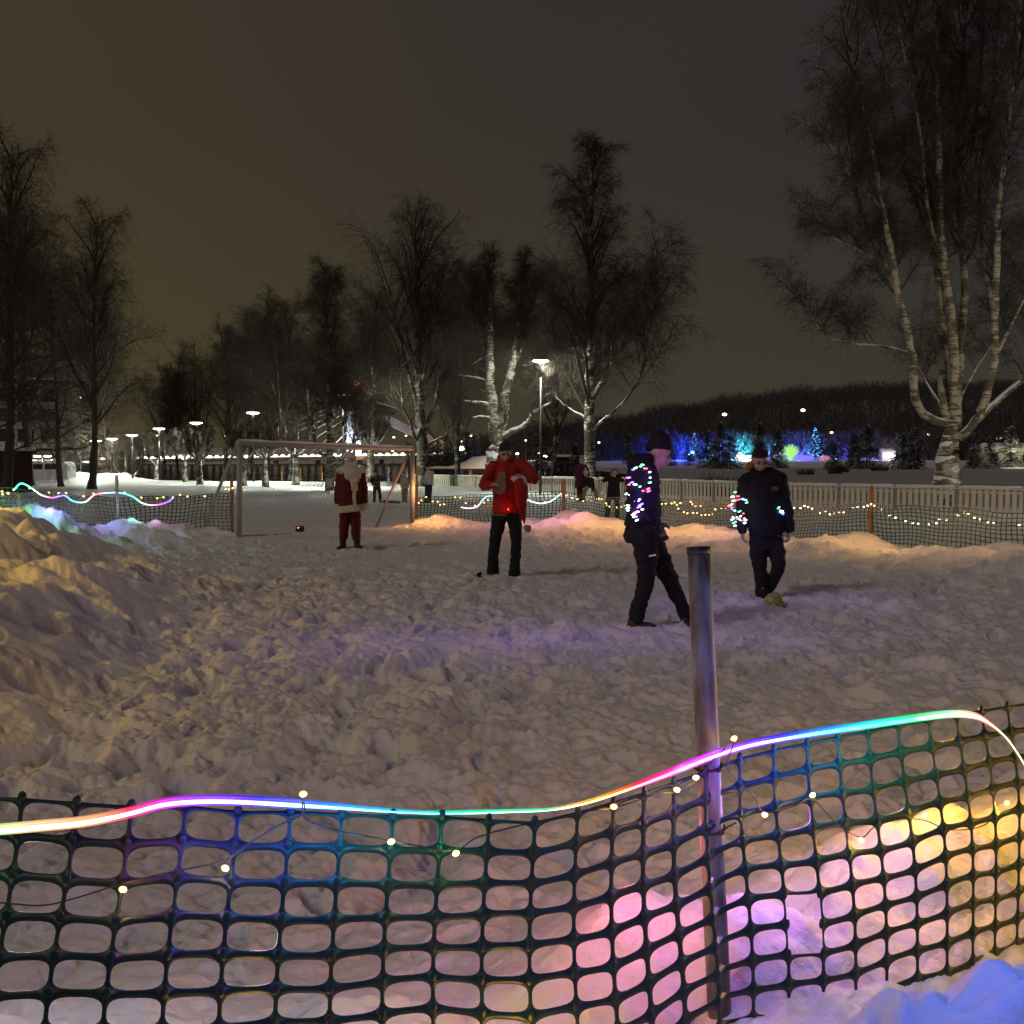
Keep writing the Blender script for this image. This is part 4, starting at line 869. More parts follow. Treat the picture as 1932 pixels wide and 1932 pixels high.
# rope and bulb glow near pole, plus unseen pale lamps added to brighten snow
for loc, c, P in [((.28, 2.93, .58), (1, .20, .30), 4.2), ((-.12, 2.42, .34), (1, .55, .06), 2.6), ((.74, 2.95, .66), (.60, .20, 1), 4.0), ((1.08, 3.24, .66), (1, .46, .55), 3.2), ((1.38, 3.52, .78), (1, .48, .03), 15), ((-1.1, 2.5, .62), (.95, .88, 1), 2.6), ((-.55, 2.4, .55), (1, .86, .80), 1.3), ((-.50, 2.2, .26), (1, .52, .05), 1.5), ((.05, 2.3, .30), (1, .52, .05), 1.2)]:
    lamp(loc, c, P, rr3, .03, name='rope_and_fill_glow')
lamp((.80, 1.70, 1.10), (.05, .15, 1), 13, rr3, .03, name='rope_and_fill_glow')  # unseen blue lamp assumed beyond the right edge to colour the near mound
lamp((2.1, 2.9, .75), (1, .52, .04), 7, rr3, .01, name='rope_and_fill_glow')  # assumed warm lamps out of view at the right, apart from the rope
lamp((3.4, 3.5, 1.0), (1, .58, .06), 40, rr3, .01, name='rope_and_fill_glow')
for px, P, c in [(250, .10, (1, .1, .2)), (330, .12, (.5, .1, 1)), (400, .18, (.14, .1, 1)), (470, .2, (.05, .06, 1)), (540, .2, (.03, .15, 1)), (610, .2, (.02, .3, 1)), (680, .14, (.02, .5, 1)), (760, .1, (.02, .8, .7)), (860, .08, (.02, .9, .4)), (1340, .14, (.8, .1, 1)), (1400, .22, (.2, .08, 1)), (1460, .30, (.04, .05, 1)), (1520, .32, (.02, .08, 1)), (1580, .30, (.02, .25, 1)), (1640, .26, (.02, .6, .9)), (1710, .15, (.02, 1, .4)), (1780, .10, (.05, 1, .3))]:
    i = min(range(len(RP)), key=lambda k: abs(RP[k][0]-px)+(0 if k < 290 else 999)); lamp(RPp[i]+Vector((0, -.075, -.05)), c, P*2.4, rr3, .02, name='rope_and_fill_glow')
lamp(p0.lerp(p1, .6)+Vector((-.13, -.03, 0)), (1, .38, .08), .5, rr3, .02, name='rope_and_fill_glow')  # unseen warm lamp added to turn the pole's lower part orange
# near fairy lights
NBU = [(-60, 1705), (142, 1668), (232, 1678), (425, 1638), (572, 1498), (738, 1588), (860, 1610), (1158, 1522), (1277, 1490), (1313, 1467), (1385, 1393), (1443, 1537), (1533, 1500), (1625, 1585), (1745, 1538), (1900, 1515), (2020, 1500)]
NBU[1:2] = []
wire_p = [(-150, 1690), (0, 1703), (80, 1708), (140, 1695), (215, 1672), (300, 1650), (400, 1630), (430, 1620), (480, 1585), (530, 1555), (572, 1535), (572, 1508), (576, 1545), (640, 1568), (740, 1586), (800, 1598), (860, 1604), (900, 1580), (970, 1560), (1100, 1532), (1158, 1524), (1240, 1498), (1277, 1494), (1313, 1472), (1350, 1430), (1385, 1400), (1372, 1450), (1420, 1500), (1443, 1533), (1500, 1520), (1533, 1508), (1580, 1555), (1625, 1580), (1650, 1560), (1700, 1545), (1745, 1548), (1790, 1565), (1850, 1560), (1900, 1530), (2020, 1510)]
dN = lambda px: float(np.interp(px, [t[0] for t in TOPE], [t[2] for t in TOPE]))-.075
Wp = [at(x, y, dN(x)) for x, y, in [(q[0], q[1]) for q in smooth_path([(a, b_) for a, b_ in wire_p], 150)]]
sN = string_light('string_light', 'warm fairy lights on black wire woven into the near mesh', Wp, [at(x, y, dN(x)-.012) for x, y in NBU], emit('near_bulb', (1, .42, .05), 5.5), .0062, .0017, blen=1.35)
for x, y in NBU:
    if 0 < x < 1932: lamp(at(x, y+4, dN(x)-.022), (1, .58, .06), .22, sN, .006, name='bulb_glow')
# ------------------------------------------------------------------ goal
def goal():
    PL = at(451, 1016, 22.6); PR = at(778, 993, 27.7); TL = at(452, 836, 22.6); TR = at(778, 847, 27.7)
    PL.z = min(PL.z, gz(PL.x, PL.y)-.05); PR.z = min(PR.z, gz(PR.x, PR.y)-.05)
    g = empty('football_goal', tuple(PL), 'white football goal with a thin net in front of the river', 'goal'); W0 = g.location
    gm = mat('goal_white', (.33, .31, .30), .5, var=.12, scale=4)
    r = .058
    for a, b_ in ((PL, TL), (PR, TR)):
        mb = MB(); mb.tube([a, b_+Vector((0, 0, .05))], r, 14); mb.build('post', gm, g, True, world=W0)
    d = (TR-TL).normalized(); mb = MB(); mb.tube([TL-d*r, TL.lerp(TR, .5)-Vector((0, 0, .02)), TR+d*r], r*.98, 14); mb.build('crossbar', gm, g, True, world=W0)
    mb = MB(); mb.tube([TL.lerp(TR, i/12)+Vector((0, 0, r*.85)) for i in range(13)], [.03+.012*math.sin(i*2.1) for i in range(13)], 8); mb.build('snow_cap', SNOWTOP, g, True, world=W0)
    back = Vector((-d.y, d.x, 0)).normalized(); 
    if back.x > 0: back = -back
    BL = PL+back*1.15; BR = PR+back*1.15+Vector((-.0, -.55, 0)); BL.z = gz(BL.x, BL.y)-.12; BR.z = gz(BR.x, BR.y)-.06
    tl = TL+back*.06; tr = TR+back*.06
    for a, b_ in ((tl, BL), (tr, BR)):
        mb = MB(); mb.tube([a, a.lerp(b_, .5), b_-Vector((0, 0, .1))], .034, 10); mb.build('stay', gm, g, True, world=W0)
    mb = MB(); mb.tube([BL, BR], .02, 8); mb.build('base_bar', gm, g, True, world=W0)
    nm = mat('net_cord', (.34, .32, .29), .8); mb = MB(); rnd = random.Random(2)
    def quad(A, B_, C_, D_, n, m, sag):
        P = [[A.lerp(B_, i/n).lerp(D_.lerp(C_, i/n), j/m)+back*sag*math.sin(math.pi*i/n)*math.sin(math.pi*j/m)+Vector((0, 0, -.10*math.sin(math.pi*i/n)*math.sin(math.pi*j/m)+.02*math.sin(i*1.3+j*.4))) for j in range(m+1)] for i in range(n+1)]
        for i in range(n+1):
            for j in range(m+1):
                if i < n: mb.tube([P[i][j], P[i+1][j]], .0023, 3, caps=False)
                if j < m: mb.tube([P[i][j], P[i][j+1]], .0023, 3, caps=False)
    quad(tl, tr, BR, BL, 46, 18, .22)
    quad(TR, tr, BR, PR, 8, 18, 0); quad(TL, tl, BL, PL, 8, 18, 0)
    mb.build('net', nm, g, world=W0)
goal()
# ------------------------------------------------------------------ people
def cloth(name, c, rough=.85, var=.3, bump=.35): return mat(name, c, rough, var=var, scale=9, bump=bump, bscale=60)
SKIN = mat('skin', (.50, .33, .26), .55, var=.08)
BLACKC = cloth('black_cloth', (.005, .005, .006)); NAVY = cloth('navy_cloth', (.007, .006, .016)); REDC = cloth('red_jacket_cloth', (.36, .010, .012)); DKRED = cloth('dark_red_felt', (.10, .003, .006))
TRIM = cloth('cream_fleece', (.64, .58, .50), .95, .15, .8); HAIRB = cloth('dark_hair', (.02, .014, .01)); BOOT = cloth('black_boot', (.012, .011, .011), .6)
BENCH = bpy.data.scenes.new('bench')
def voxel(name, mb, vox, mt, parent, W0, rounds=2, wrinkle=0, seed=0):
    me = bpy.data.meshes.new(name); me.from_pydata([tuple(Vector(v)-W0) for v in mb.v], [], mb.f); me.update()
    bm = bmesh.new(); bm.from_mesh(me); bmesh.ops.remove_doubles(bm, verts=bm.verts, dist=1e-6); bmesh.ops.recalc_face_normals(bm, faces=bm.faces); bm.to_mesh(me); bm.free()
    o = bpy.data.objects.new(name, me)
    m1 = o.modifiers.new('r', 'REMESH'); m1.mode = 'VOXEL'; m1.voxel_size = vox; m1.use_smooth_shade = True
    m2 = o.modifiers.new('s', 'SMOOTH'); m2.iterations = rounds; m2.factor = .5
    BENCH.collection.objects.link(o); BENCH.view_layers[0].update(); dg = BENCH.view_layers[0].depsgraph
    nm = bpy.data.meshes.new_from_object(o.evaluated_get(dg)); o.modifiers.clear(); o.data = nm; BENCH.collection.objects.unlink(o); bpy.data.meshes.remove(me); col.objects.link(o)
    if wrinkle:
        nv = len(nm.vertices); co = np.zeros(nv*3, np.float32); no = np.zeros(nv*3, np.float32); nm.vertices.foreach_get('co', co); nm.vertex_normals.foreach_get('vector', no); co = co.reshape(-1, 3); no = no.reshape(-1, 3)
        a = np.arctan2(co[:, 1], co[:, 0]+.03)
        q = perlin(co[:, 0]*8+co[:, 1]*5+seed*3.1, co[:, 2]*14+co[:, 0]*6)+.6*perlin(co[:, 1]*15-co[:, 0]*13+seed, co[:, 2]*27-co[:, 1]*9)
        nm.vertices.foreach_set('co', (co+no*(q*wrinkle*1.3)[:, None]).ravel()); nm.update()
    nm.materials.clear(); nm.materials.append(mt); set_smooth(nm, True); o.parent = parent; nm.name = name
    return o
def cap(mb, pts, rs, k=12):
    """tapered limb with round ends and joints"""
    pts = [Vector(p) for p in pts]; mb.tube(pts, rs, k)
    for p, r in zip(pts, rs): mb.ell(p, r*.985, 10, 8)
def loft(mb, rings, k=20):
    """rings: (centre, rx, ry, yaw)"""
    vs = []
    for c, rx, ry, yaw in rings:
        for j in range(k):
            a = 2*math.pi*j/k; x, y = rx*math.cos(a), ry*math.sin(a)
            vs.append(Vector(c)+Vector((x*math.cos(yaw)-y*math.sin(yaw), x*math.sin(yaw)+y*math.cos(yaw), 0)))
    n = len(rings); fs = [(i*k+j, i*k+(j+1) % k, (i+1)*k+(j+1) % k, (i+1)*k+j) for i in range(n-1) for j in range(k)]
    fs += [tuple(range(k)), tuple((n-1)*k+j for j in range(k))]
    mb.add(vs, fs)
def head_into(mb, c, M, s=1.0):
    """skull, jaw, nose, ears; local -Y is the face direction"""
    c = Vector(c); T = lambda v: c+M @ (Vector(v)*s)
    mb.ell(T((0, .012, .030)), (.076*s, .095*s, .092*s), 16, 12, M); mb.ell(T((0, -.020, -.040)), (.058*s, .066*s, .070*s), 14, 10, M)
    mb.ell(T((0, -.050, -.092)), (.028*s, .026*s, .022*s), 10, 8, M); mb.ell(T((0, -.088, -.020)), (.013*s, .018*s, .024*s), 8, 6, M); mb.ell(T((0, -.098, -.034)), (.016*s, .014*s, .012*s), 8, 6, M)
    for sx_ in (-1, 1):
        mb.ell(T((sx_*.077, .010, -.012)), (.010*s, .020*s, .032*s), 8, 6, M); mb.ell(T((sx_*.034, -.072, .022)), (.026*s, .014*s, .010*s), 8, 6, M); mb.ell(T((sx_*.040, -.060, -.035)), (.024*s, .02*s, .022*s), 8, 6, M)
    mb.ell(T((0, -.084, -.064)), (.024*s, .012*s, .008*s), 8, 6, M)
def face_parts(c, M, parent, W0, s=1.0):
    c = Vector(c); T = lambda v: c+M @ (Vector(v)*s)
    for sx_ in (-1, 1):
        mb = MB(); mb.ell(T((sx_*.034, -.080, .004)), (.014*s, .010*s, .008*s), 8, 6, M); mb.build('eye', mat_eye, parent, True, world=W0)
    mb = MB(); mb.ell(T((0, -.0925, -.066)), (.024*s, .006*s, .006*s), 8, 6, M); mb.build('mouth', mat_lip, parent, True, world=W0)
    mb = MB(); [mb.ell(T((sx_*.034, -.084, .028)), (.020*s, .006*s, .004*s), 8, 6, M) for sx_ in (-1, 1)]; mb.build('eyebrows', HAIRB, parent, True, world=W0)
mat_eye = mat('eye_dark', (.03, .02, .015), .2); mat_lip = mat('lips', (.35, .14, .12), .5)
def hand_into(mb, wrist, d, palm_n, s=1.0, curl=.5, thumb=1):
    """palm with five bent fingers; d = direction of the forearm, palm_n = direction the palm faces"""
    d = Vector(d).normalized(); n = Vector(palm_n); n = (n-d*n.dot(d)).normalized(); sd = d.cross(n)
    w_ = Vector(wrist); M = Matrix((sd, n, d)).transposed()
    mb.ell(w_+d*.05*s, (.043*s, .020*s, .055*s), 12, 8, M); cap(mb, [w_-d*.02, w_+d*.03*s], [.026*s, .028*s], 8)
    for i, L_ in enumerate((.068, .080, .074, .058)):
        b0 = w_+d*.090*s+sd*((i-1.5)*.0205*s); d1 = (d*math.cos(curl*.6)+n*math.sin(curl*.6)); d2 = (d*math.cos(curl*1.6)+n*math.sin(curl*1.6)); d3 = (d*math.cos(curl*2.5)+n*math.sin(curl*2.5))
        a = b0+d1*L_*.5*s; e_ = a+d2*L_*.35*s; f = e_+d3*L_*.25*s
        cap(mb, [b0-d*.02*s, a, e_, f], [.0095*s, .009*s, .0082*s, .0072*s], 8)
    t0 = w_+d*.025*s+sd*(thumb*.03*s); t1 = t0+(d*.6+sd*thumb*.8+n*.25).normalized()*.035*s; t2 = t1+(d*.85+sd*thumb*.35+n*.35).normalized()*.032*s
    cap(mb, [t0, t1, t2], [.014*s, .011*s, .009*s], 8)
def rotm(yaw, pitch=0, roll=0): return Matrix.Rotation(yaw, 3, 'Z') @ Matrix.Rotation(pitch, 3, 'X') @ Matrix.Rotation(roll, 3, 'Y')
# ---- the person in the red jacket
def crop(ox, oy, k, Y):
    def f(x, y, dy=0): return at((ox+k*x)*.47168, (oy+k*y)*.47168, Y+dy)
    return f
def red_person():
    Y = 14.5; q = crop(1850, 1700, .3416, Y)
    root = empty('person', tuple(q(480, 1790)), 'person in a red hooded jacket and black trousers looking down at their hands', 'person'); W0 = root.location
    M = rotm(.15, R(22)); hc = q(497, 330)
    body = MB(); head_into(body, hc, M, 1.03); cap(body, [q(500, 400, .03), q(510, 480, .05)], [.058, .065])
    waist = q(520, 1000, .03); loft(body, [(q(520, 1080), .15, .11, 0), (waist, .14, .10, 0), (q(525, 700), .16, .11, 0), (q(525, 480, .04), .15, .09, 0), (q(515, 440, .04), .05, .05, 0)])
    SL, EL, WL = q(375, 490, .02), q(250, 690, -.08), q(345, 700, -.26); SR, ER, WR = q(700, 480, .02), q(845, 625, -.12), q(705, 600, -.30)
    cap(body, [SL, EL, WL], [.045, .038, .026]); cap(body, [SR, ER, WR], [.045, .038, .026])
    hand_into(body, WL, (q(420, 690, -.34)-WL), (0, 0, -1), 1.0, .6, -1); hand_into(body, WR, (q(640, 590, -.36)-WR), (0, .2, -1), 1.0, .9, 1)
    HL, HR = q(430, 1080), q(605, 1080); KL, KR = q(375, 1400, -.04), q(632, 1410, -.04); AL, AR = q(355, 1700, .03), q(602, 1740, .0)
    cap(body, [HL, KL, AL], [.07, .045, .033]); cap(body, [HR, KR, AR], [.07, .045, .033])
    for A, tx in ((AL, -.02), (AR, .02)): cap(body, [A-Vector((0, 0, .03)), A+Vector((tx, -.14, -.07))], [.033, .03])
    voxel('body', body, .0095, SKIN, root, W0, 1); face_parts(hc, M, root, W0, 1.03)
    j = MB(); loft(j, [(q(530, 1030, .0), .195, .145, 0), (q(532, 990), .205, .155, 0), (q(530, 900), .20, .155, 0), (q(530, 760), .192, .15, 0), (q(530, 620), .205, .15, 0), (q(530, 520, .02), .205, .135, 0), (q(520, 470, .03), .15, .11, 0), (q(512, 430, .04), .085, .085, 0)])
    cap(j, [q(430, 480, .03), SL, q(310, 580, -.04), EL, q(300, 705, -.18), WL-(q(420, 690, -.34)-WL)*.1], [.075, .088, .075, .072, .06, .05]); cap(j, [q(620, 470, .03), SR, q(785, 545, -.04), ER, q(780, 622, -.2), WR], [.075, .088, .075, .072, .06, .05])
    voxel('jacket', j, .012, REDC, root, W0, 2, .016, 1)
    h = MB(); loft(h, [(q(510, 470, .04), .125, .10, 0), (q(505, 420, .06), .118, .108, 0), (q(500, 370, .08), .11, .085, 0), (q(500, 340, .10), .085, .05, 0)]); voxel('hood', h, .012, REDC, root, W0, 2, .012, 3)
    t = MB(); loft(t, [(q(520, 1120), .165, .125, 0), (q(522, 1060), .175, .13, 0), (q(522, 1015), .165, .125, 0)]); 
    cap(t, [HL, q(400, 1250, -.02), KL, q(358, 1560, 0), q(356, 1740, .03)], [.098, .088, .075, .073, .085]); cap(t, [HR, q(622, 1250, -.02), KR, q(620, 1560), q(605, 1765)], [.098, .085, .072, .07, .08])
    voxel('trousers', t, .013, BLACKC, root, W0, 2, .012, 5)
    for A, s in ((q(375, 1755, .0), -1), (q(600, 1790, 0), 1)):
        b_ = MB(); M2 = rotm(s*.25); b_.ell(A+M2 @ Vector((0, -.05, -.005)), (.052, .145, .048), 14, 8, M2); b_.ell(A+M2 @ Vector((0, .05, .03)), (.05, .06, .06), 12, 8, M2); voxel('boot', b_, .012, BOOT, root, W0, 1)
    hr = MB(); hr.ell(hc+M @ Vector((0, .022, .055)), (.086, .098, .078), 16, 10, M); hr.ell(hc+M @ Vector((0, .045, .01)), (.084, .075, .085), 14, 10, M); hr.ell(hc+M @ Vector((0, -.055, .088)), (.062, .04, .03), 12, 8, M); hr.ell(hc+M @ Vector((.01, .0, .135)), (.045, .05, .028), 10, 8, M)
    voxel('hair', hr, .008, HAIRB, root, W0, 1, .008, 2)
    # pale print on the chest
    e = MB(); cc = q(440, 680, -.155); pts = [(-.06, -.13), (0, -.15), (.06, -.12), (.085, -.04), (.06, .02), (.08, .07), (.075, .12), (.03, .15), (-.02, .14), (-.03, .08), (-.05, .03), (-.09, -.02), (-.095, -.09)]
    vs = [cc+Vector((x, .12*x*x*6, z)) for x, z in pts]; n = len(vs); e.add([v+Vector((0, -.006, 0)) for v in vs]+[v+Vector((0, .05, 0)) for v in vs], [tuple(range(n))]+[(i, (i+1) % n, (i+1) % n+n, i+n) for i in range(n)]); e.build('print', cloth('pale_print', (.30, .24, .17)), root, False, world=W0)
    z = MB(); z.tube([q(520, 1018, -.15), q(522, 800, -.165), q(520, 600, -.16), q(515, 470, -.10)], .004, 5); z.build('zip', cloth('dark_zip', (.05, .004, .005)), root, True, world=W0)
    bl = MB(); loft(bl, [(q(480, 1058), .172, .13, 0), (q(480, 1040), .174, .132, 0)]); bl.build('shirt_hem', cloth('green_hem', (.16, .20, .08)), root, True, world=W0)
    lt = MB(); lt.ell(q(536, 988, -.185), (.012, .008, .014), 8, 6); o = lt.build('red_lamp', emit('red_led', (1, .03, .02), 3), root, True, world=W0); lamp(q(520, 975, -.26), (1, .04, .03), .2, root, .02)
    # hat held in the hand
    hat = empty('knitted_hat', tuple(q(660, 640, -.36)), 'red cone hat with white brim and grey pompom held by the person in red', 'hat'); Wh = hat.location
    hb = MB(); loft(hb, [(q(690, 690, -.36), .075, .06, 0), (q(655, 640, -.37), .105, .06, 0), (q(650, 600, -.37), .085, .045, 0)]); voxel('brim', hb, .010, cloth('white_fleece', (.62, .58, .60), .95), hat, Wh, 2, .008, 7)
    hb = MB(); cap(hb, [q(670, 670, -.36), q(690, 780, -.33), q(692, 950, -.28), q(705, 1060, -.24), q(728, 1160, -.22)], [.085, .088, .068, .036, .012]); voxel('cone', hb, .010, REDC, hat, Wh, 2, .012, 9)
    hb = MB(); hb.ell(q(762, 1212, -.22), (.052, .045, .045), 12, 9); voxel('pompom', hb, .009, cloth('grey_pompom', (.28, .26, .24), .95), hat, Wh, 0, .022, 4)
red_person()
# ---- the person in the long red coat
def coat_person():
    Y = 20.9; q = crop(1250, 1750, .2588, Y); root = empty('person', tuple(q(600, 1700)), 'person in long dark red coat with cream trim and big pale beard in goal', 'person'); W0 = root.location
    M = rotm(0, R(2)); hc = q(600, 385)
    body = MB(); head_into(body, hc, M, 1.0); cap(body, [q(600, 440, .02), q(600, 540, .03)], [.055, .06]); loft(body, [(q(590, 1100), .16, .12, 0), (q(590, 900), .16, .12, 0), (q(598, 620), .18, .12, 0), (q(600, 530), .12, .08, 0)])
    SL, SR = q(440, 570), q(750, 560); EL, ER = q(400, 800, .02), q(790, 800, .02); WL, WR = q(400, 1020, -.06), q(805, 1010, -.06)
    for a, b_, c, s in ((SL, EL, WL, -1), (SR, ER, WR, 1)): cap(body, [a, b_, c], [.045, .038, .028]); hand_into(body, c, (s*.05, 0, -1), (-s, 0, 0), 1, .4, 1)
    HL, HR = q(500, 1120), q(660, 1120); KL, KR = q(490, 1330), q(672, 1330); AL, AR = q(480, 1580), q(690, 1580)
    cap(body, [HL, KL, AL], [.07, .045, .035]); cap(body, [HR, KR, AR], [.07, .045, .035])
    voxel('body', body, .011, SKIN, root, W0, 1); face_parts(hc, M, root, W0)
    c = MB(); loft(c, [(q(578, 1105), .275, .20, 0), (q(580, 1020), .265, .19, 0), (q(585, 900), .245, .18, 0), (q(590, 760), .235, .17, 0), (q(595, 640), .235, .16, 0), (q(597, 560), .20, .14, 0), (q(598, 520), .10, .09, 0)])
    cap(c, [SL, EL, q(395, 980, -.03)], [.088, .080, .080]); cap(c, [SR, ER, q(795, 975, -.03)], [.088, .080, .080]); voxel('coat', c, .013, DKRED, root, W0, 2, .010, 11)
    t = MB(); k = 44; vs = []
    for zz, rr_ in ((1150, 1.03), (1098, 1.06), (1045, 1.05)):
        cc = q(575, zz+(0)); 
        for j in range(k): a = 2*math.pi*j/k; vs.append(cc+Vector((.285*rr_*math.cos(a), .205*rr_*math.sin(a), .022*math.cos(a)*1.4)))
    t.add(vs, [(i*k+j, i*k+(j+1) % k, (i+1)*k+(j+1) % k, (i+1)*k+j) for i in range(2) for j in range(k)]+[tuple(range(k)), tuple(2*k+j for j in range(k))]); voxel('hem_trim', t, .012, TRIM, root, W0, 1, .006, 2)
    t = MB(); n = 12; pts = [q(648-6*math.sin(i), 640+(1060-640)*i/n, -.185-.04*min(1, i/5)) for i in range(n+1)]
    for a, b_ in zip(pts[:-1], pts[1:]): t.beam(a, b_+(b_-a)*.1, .130, .05)
    voxel('front_trim', t, .012, TRIM, root, W0, 2, .006, 3)
    for p, s in ((q(392, 1070, -.05), -1), (q(806, 1065, -.05), 1)):
        t = MB(); loft(t, [(p-Vector((0, 0, .055)), .088, .088, 0), (p+Vector((0, 0, .055)), .092, .09, 0)]); voxel('cuff', t, .012, TRIM, root, W0, 1, .006, 5)
    t = MB(); cap(t, [HL, KL, q(478, 1545)], [.105, .098, .085]); cap(t, [HR, KR, q(674, 1545)], [.105, .098, .085]); loft(t, [(q(580, 1160), .19, .14, 0), (q(580, 1080), .2, .15, 0)]); voxel('trousers', t, .013, DKRED, root, W0, 2, .010, 13)
    for a, toe in ((q(470, 1570), (-.06, -.10)), (q(690, 1570), (.11, -.12))):
        t = MB(); cap(t, [a, a+Vector((0, 0, -.14))], [.066, .060]); cap(t, [a+Vector((0, 0, -.16)), a+Vector((toe[0], toe[1], -.18))], [.058, .050]); voxel('boot', t, .011, BOOT, root, W0, 1, .005, 1)
        t = MB(); loft(t, [(a+Vector((0, 0, -.002)), .066, .066, 0), (a+Vector((0, 0, .028)), .070, .07, 0)]); voxel('sock', t, .008, cloth('pink_sock', (.12, .07, .06)), root, W0, 1)
    b_ = MB(); M3 = rotm(0, R(-8)); b_.ell(q(600, 430, -.06), (.105, .08, .08), 14, 10); b_.ell(q(600, 500, -.11), (.19, .09, .12), 16, 12); b_.ell(q(465, 510, -.06), (.12, .07, .075), 14, 10); b_.ell(q(730, 505, -.06), (.12, .07, .075), 14, 10); b_.ell(q(625, 580, -.17), (.165, .07, .12), 14, 12); b_.ell(q(640, 650, -.18), (.105, .05, .07), 12, 10)
    b_.ell(q(545, 395, -.02), (.035, .06, .07), 10, 8); b_.ell(q(662, 395, -.02), (.035, .06, .07), 10, 8); b_.ell(q(603, 405, -.105), (.05, .02, .014), 10, 8)
    o = voxel('beard', b_, .010, TRIM, root, W0, 1, .020, 21)
    h = MB(); h.ell(hc+Vector((0, .01, .10)), (.105, .115, .055), 16, 10); h.ell(hc+Vector((0, .02, .135)), (.085, .095, .06), 14, 10); h.ell(hc+Vector((0, .09, .02)), (.10, .06, .12), 12, 10); voxel('hat', h, .010, TRIM, root, W0, 1, .006, 8)
coat_person()
# ---- the capped player walking to the right, wound in coloured lights
LEDC = {'b': (.06, .12, 1), 'r': (1, .05, .08), 'g': (.05, .9, .35), 'w': (1, .92, .75), 'c': (.35, .85, 1), 'p': (.55, .12, 1), 'y': (1, .7, .3)}
LEDM = {k: emit('led_'+k, v, 5 if k not in 'w' else 5) for k, v in LEDC.items()}
def led_string(name, label, P, parent_loc, br=.0085):
    root = empty(name, parent_loc, label, 'string lights', 'coloured lights worn by the players'); W0 = root.location
    mb = MB(); mb.tube([p for p, _ in P], .0022, 5); mb.build('wire', WIRE, root, True, world=W0); rnd = random.Random(len(P))
    for p, k in P:
        mb = MB(); mb.ell((0, 0, 0), (br*rnd.uniform(1.1, 2.3), br*.8, br*.75), 8, 6, Matrix.Rotation(rnd.uniform(-.1, .5)*-1, 3, 'Y')); o = mb.build('bulb', LEDM[k], root, True); o.location = p-W0
    return root
def walking_person():
    Y = 10.2; q = crop(2400, 1650, .4918, Y); root = empty('person', tuple(q(330, 1740)), 'person in black knitted cap and dark jacket wound in coloured lights, striding right', 'person'); W0 = root.location
    M = rotm(R(78), R(14)); hc = q(487, 340)
    body = MB(); head_into(body, hc, M, 1.06); cap(body, [q(455, 400), q(420, 470)], [.055, .062]); loft(body, [(q(355, 980), .13, .15, 0), (q(355, 800), .12, .15, 0), (q(350, 560), .13, .17, 0), (q(365, 460), .10, .14, 0)])
    SN, EN, WN = q(330, 520, -.20), q(270, 740, -.28), q(365, 880, -.22); SFr, EF, WF = q(370, 520, .20), q(390, 760, .24), q(450, 900, -.02)
    cap(body, [SN, EN, WN], [.045, .038, .028]); cap(body, [SFr, EF, WF], [.045, .038, .028]); hand_into(body, WN, (.25, 0, -.6), (0, 1, 0), 1, .7, 1); hand_into(body, WF, (.35, -.1, -.7), (0, -1, 0), 1.0, .7, -1)
    HN, HF = q(365, 1010, -.09), q(400, 1010, .09); KN, KF = q(378, 1370, -.07), q(570, 1370, .08); AN, AF = q(280, 1690, -.08), q(697, 1670, .10)
    cap(body, [HN, KN, AN], [.07, .045, .035]); cap(body, [HF, KF, AF], [.07, .045, .035])
    voxel('body', body, .0095, SKIN, root, W0, 1); face_parts(hc, M, root, W0, 1.06)
    j = MB(); loft(j, [(q(345, 925), .155, .185, 0), (q(350, 880), .165, .195, 0), (q(358, 760), .150, .19, 0), (q(352, 640), .155, .20, 0), (q(345, 540), .16, .215, 0), (q(350, 470), .135, .18, 0), (q(385, 425), .09, .10, 0)], 24)
    cap(j, [q(335, 480, -.12), SN, q(285, 640, -.27), EN, q(310, 830, -.26), WN], [.10, .095, .082, .078, .066, .052]); cap(j, [q(360, 480, .12), SFr, q(395, 640, .24), EF, q(430, 850, .1), WF], [.10, .09, .08, .075, .062, .052])
    voxel('jacket', j, .012, NAVY, root, W0, 2, .014, 2)
    h = MB(); loft(h, [(q(345, 480), .12, .16, 0), (q(330, 430), .13, .16, 0), (q(340, 370), .115, .13, 0), (q(365, 335), .07, .09, 0)]); voxel('hood', h, .012, BLACKC, root, W0, 2, .010, 2)
    c = MB(); M2 = rotm(R(78), R(8)); c.ell(hc+Vector((-.0, 0, .085)), (.100, .118, .062), 16, 10, M2); c.ell(hc+Vector((.0, 0, .125)), (.096, .112, .085), 16, 10, M2); c.ell(hc+Vector((-.005, 0, .175)), (.062, .070, .052), 12, 9, M2); c.ell(hc+Vector((-.06, 0, .06)), (.06, .085, .05), 12, 8, M2); voxel('knitted_cap', c, .008, BLACKC, root, W0, 1, .006, 4)
    t = MB(); loft(t, [(q(345, 1060), .15, .175, 0), (q(342, 1000), .17, .19, 0), (q(345, 930), .158, .18, 0)], 22)
    cap(t, [HN, q(375, 1190, -.09), KN, q(330, 1530, -.075), q(290, 1680, -.08)], [.125, .105, .080, .074, .076]); cap(t, [HF, q(480, 1190, .09), KF, q(640, 1520, .09), q(693, 1640, .10)], [.125, .105, .080, .066, .062]); voxel('trousers', t, .013, BLACKC, root, W0, 2, .014, 6)
    for A, r_ in ((q(300, 1728, -.08), 0), (q(725, 1700, .10), .35)):
        b_ = MB(); M2 = rotm(R(90)) @ Matrix.Rotation(-r_, 3, 'X'); b_.ell(A+Vector((.04, 0, -.01)), (.05, .145, .042), 14, 8, M2); b_.ell(A+Vector((-.04, 0, .025)), (.048, .06, .055), 12, 8); voxel('shoe', b_, .010, cloth('brown_shoe', (.07, .045, .03)), root, W0, 1)
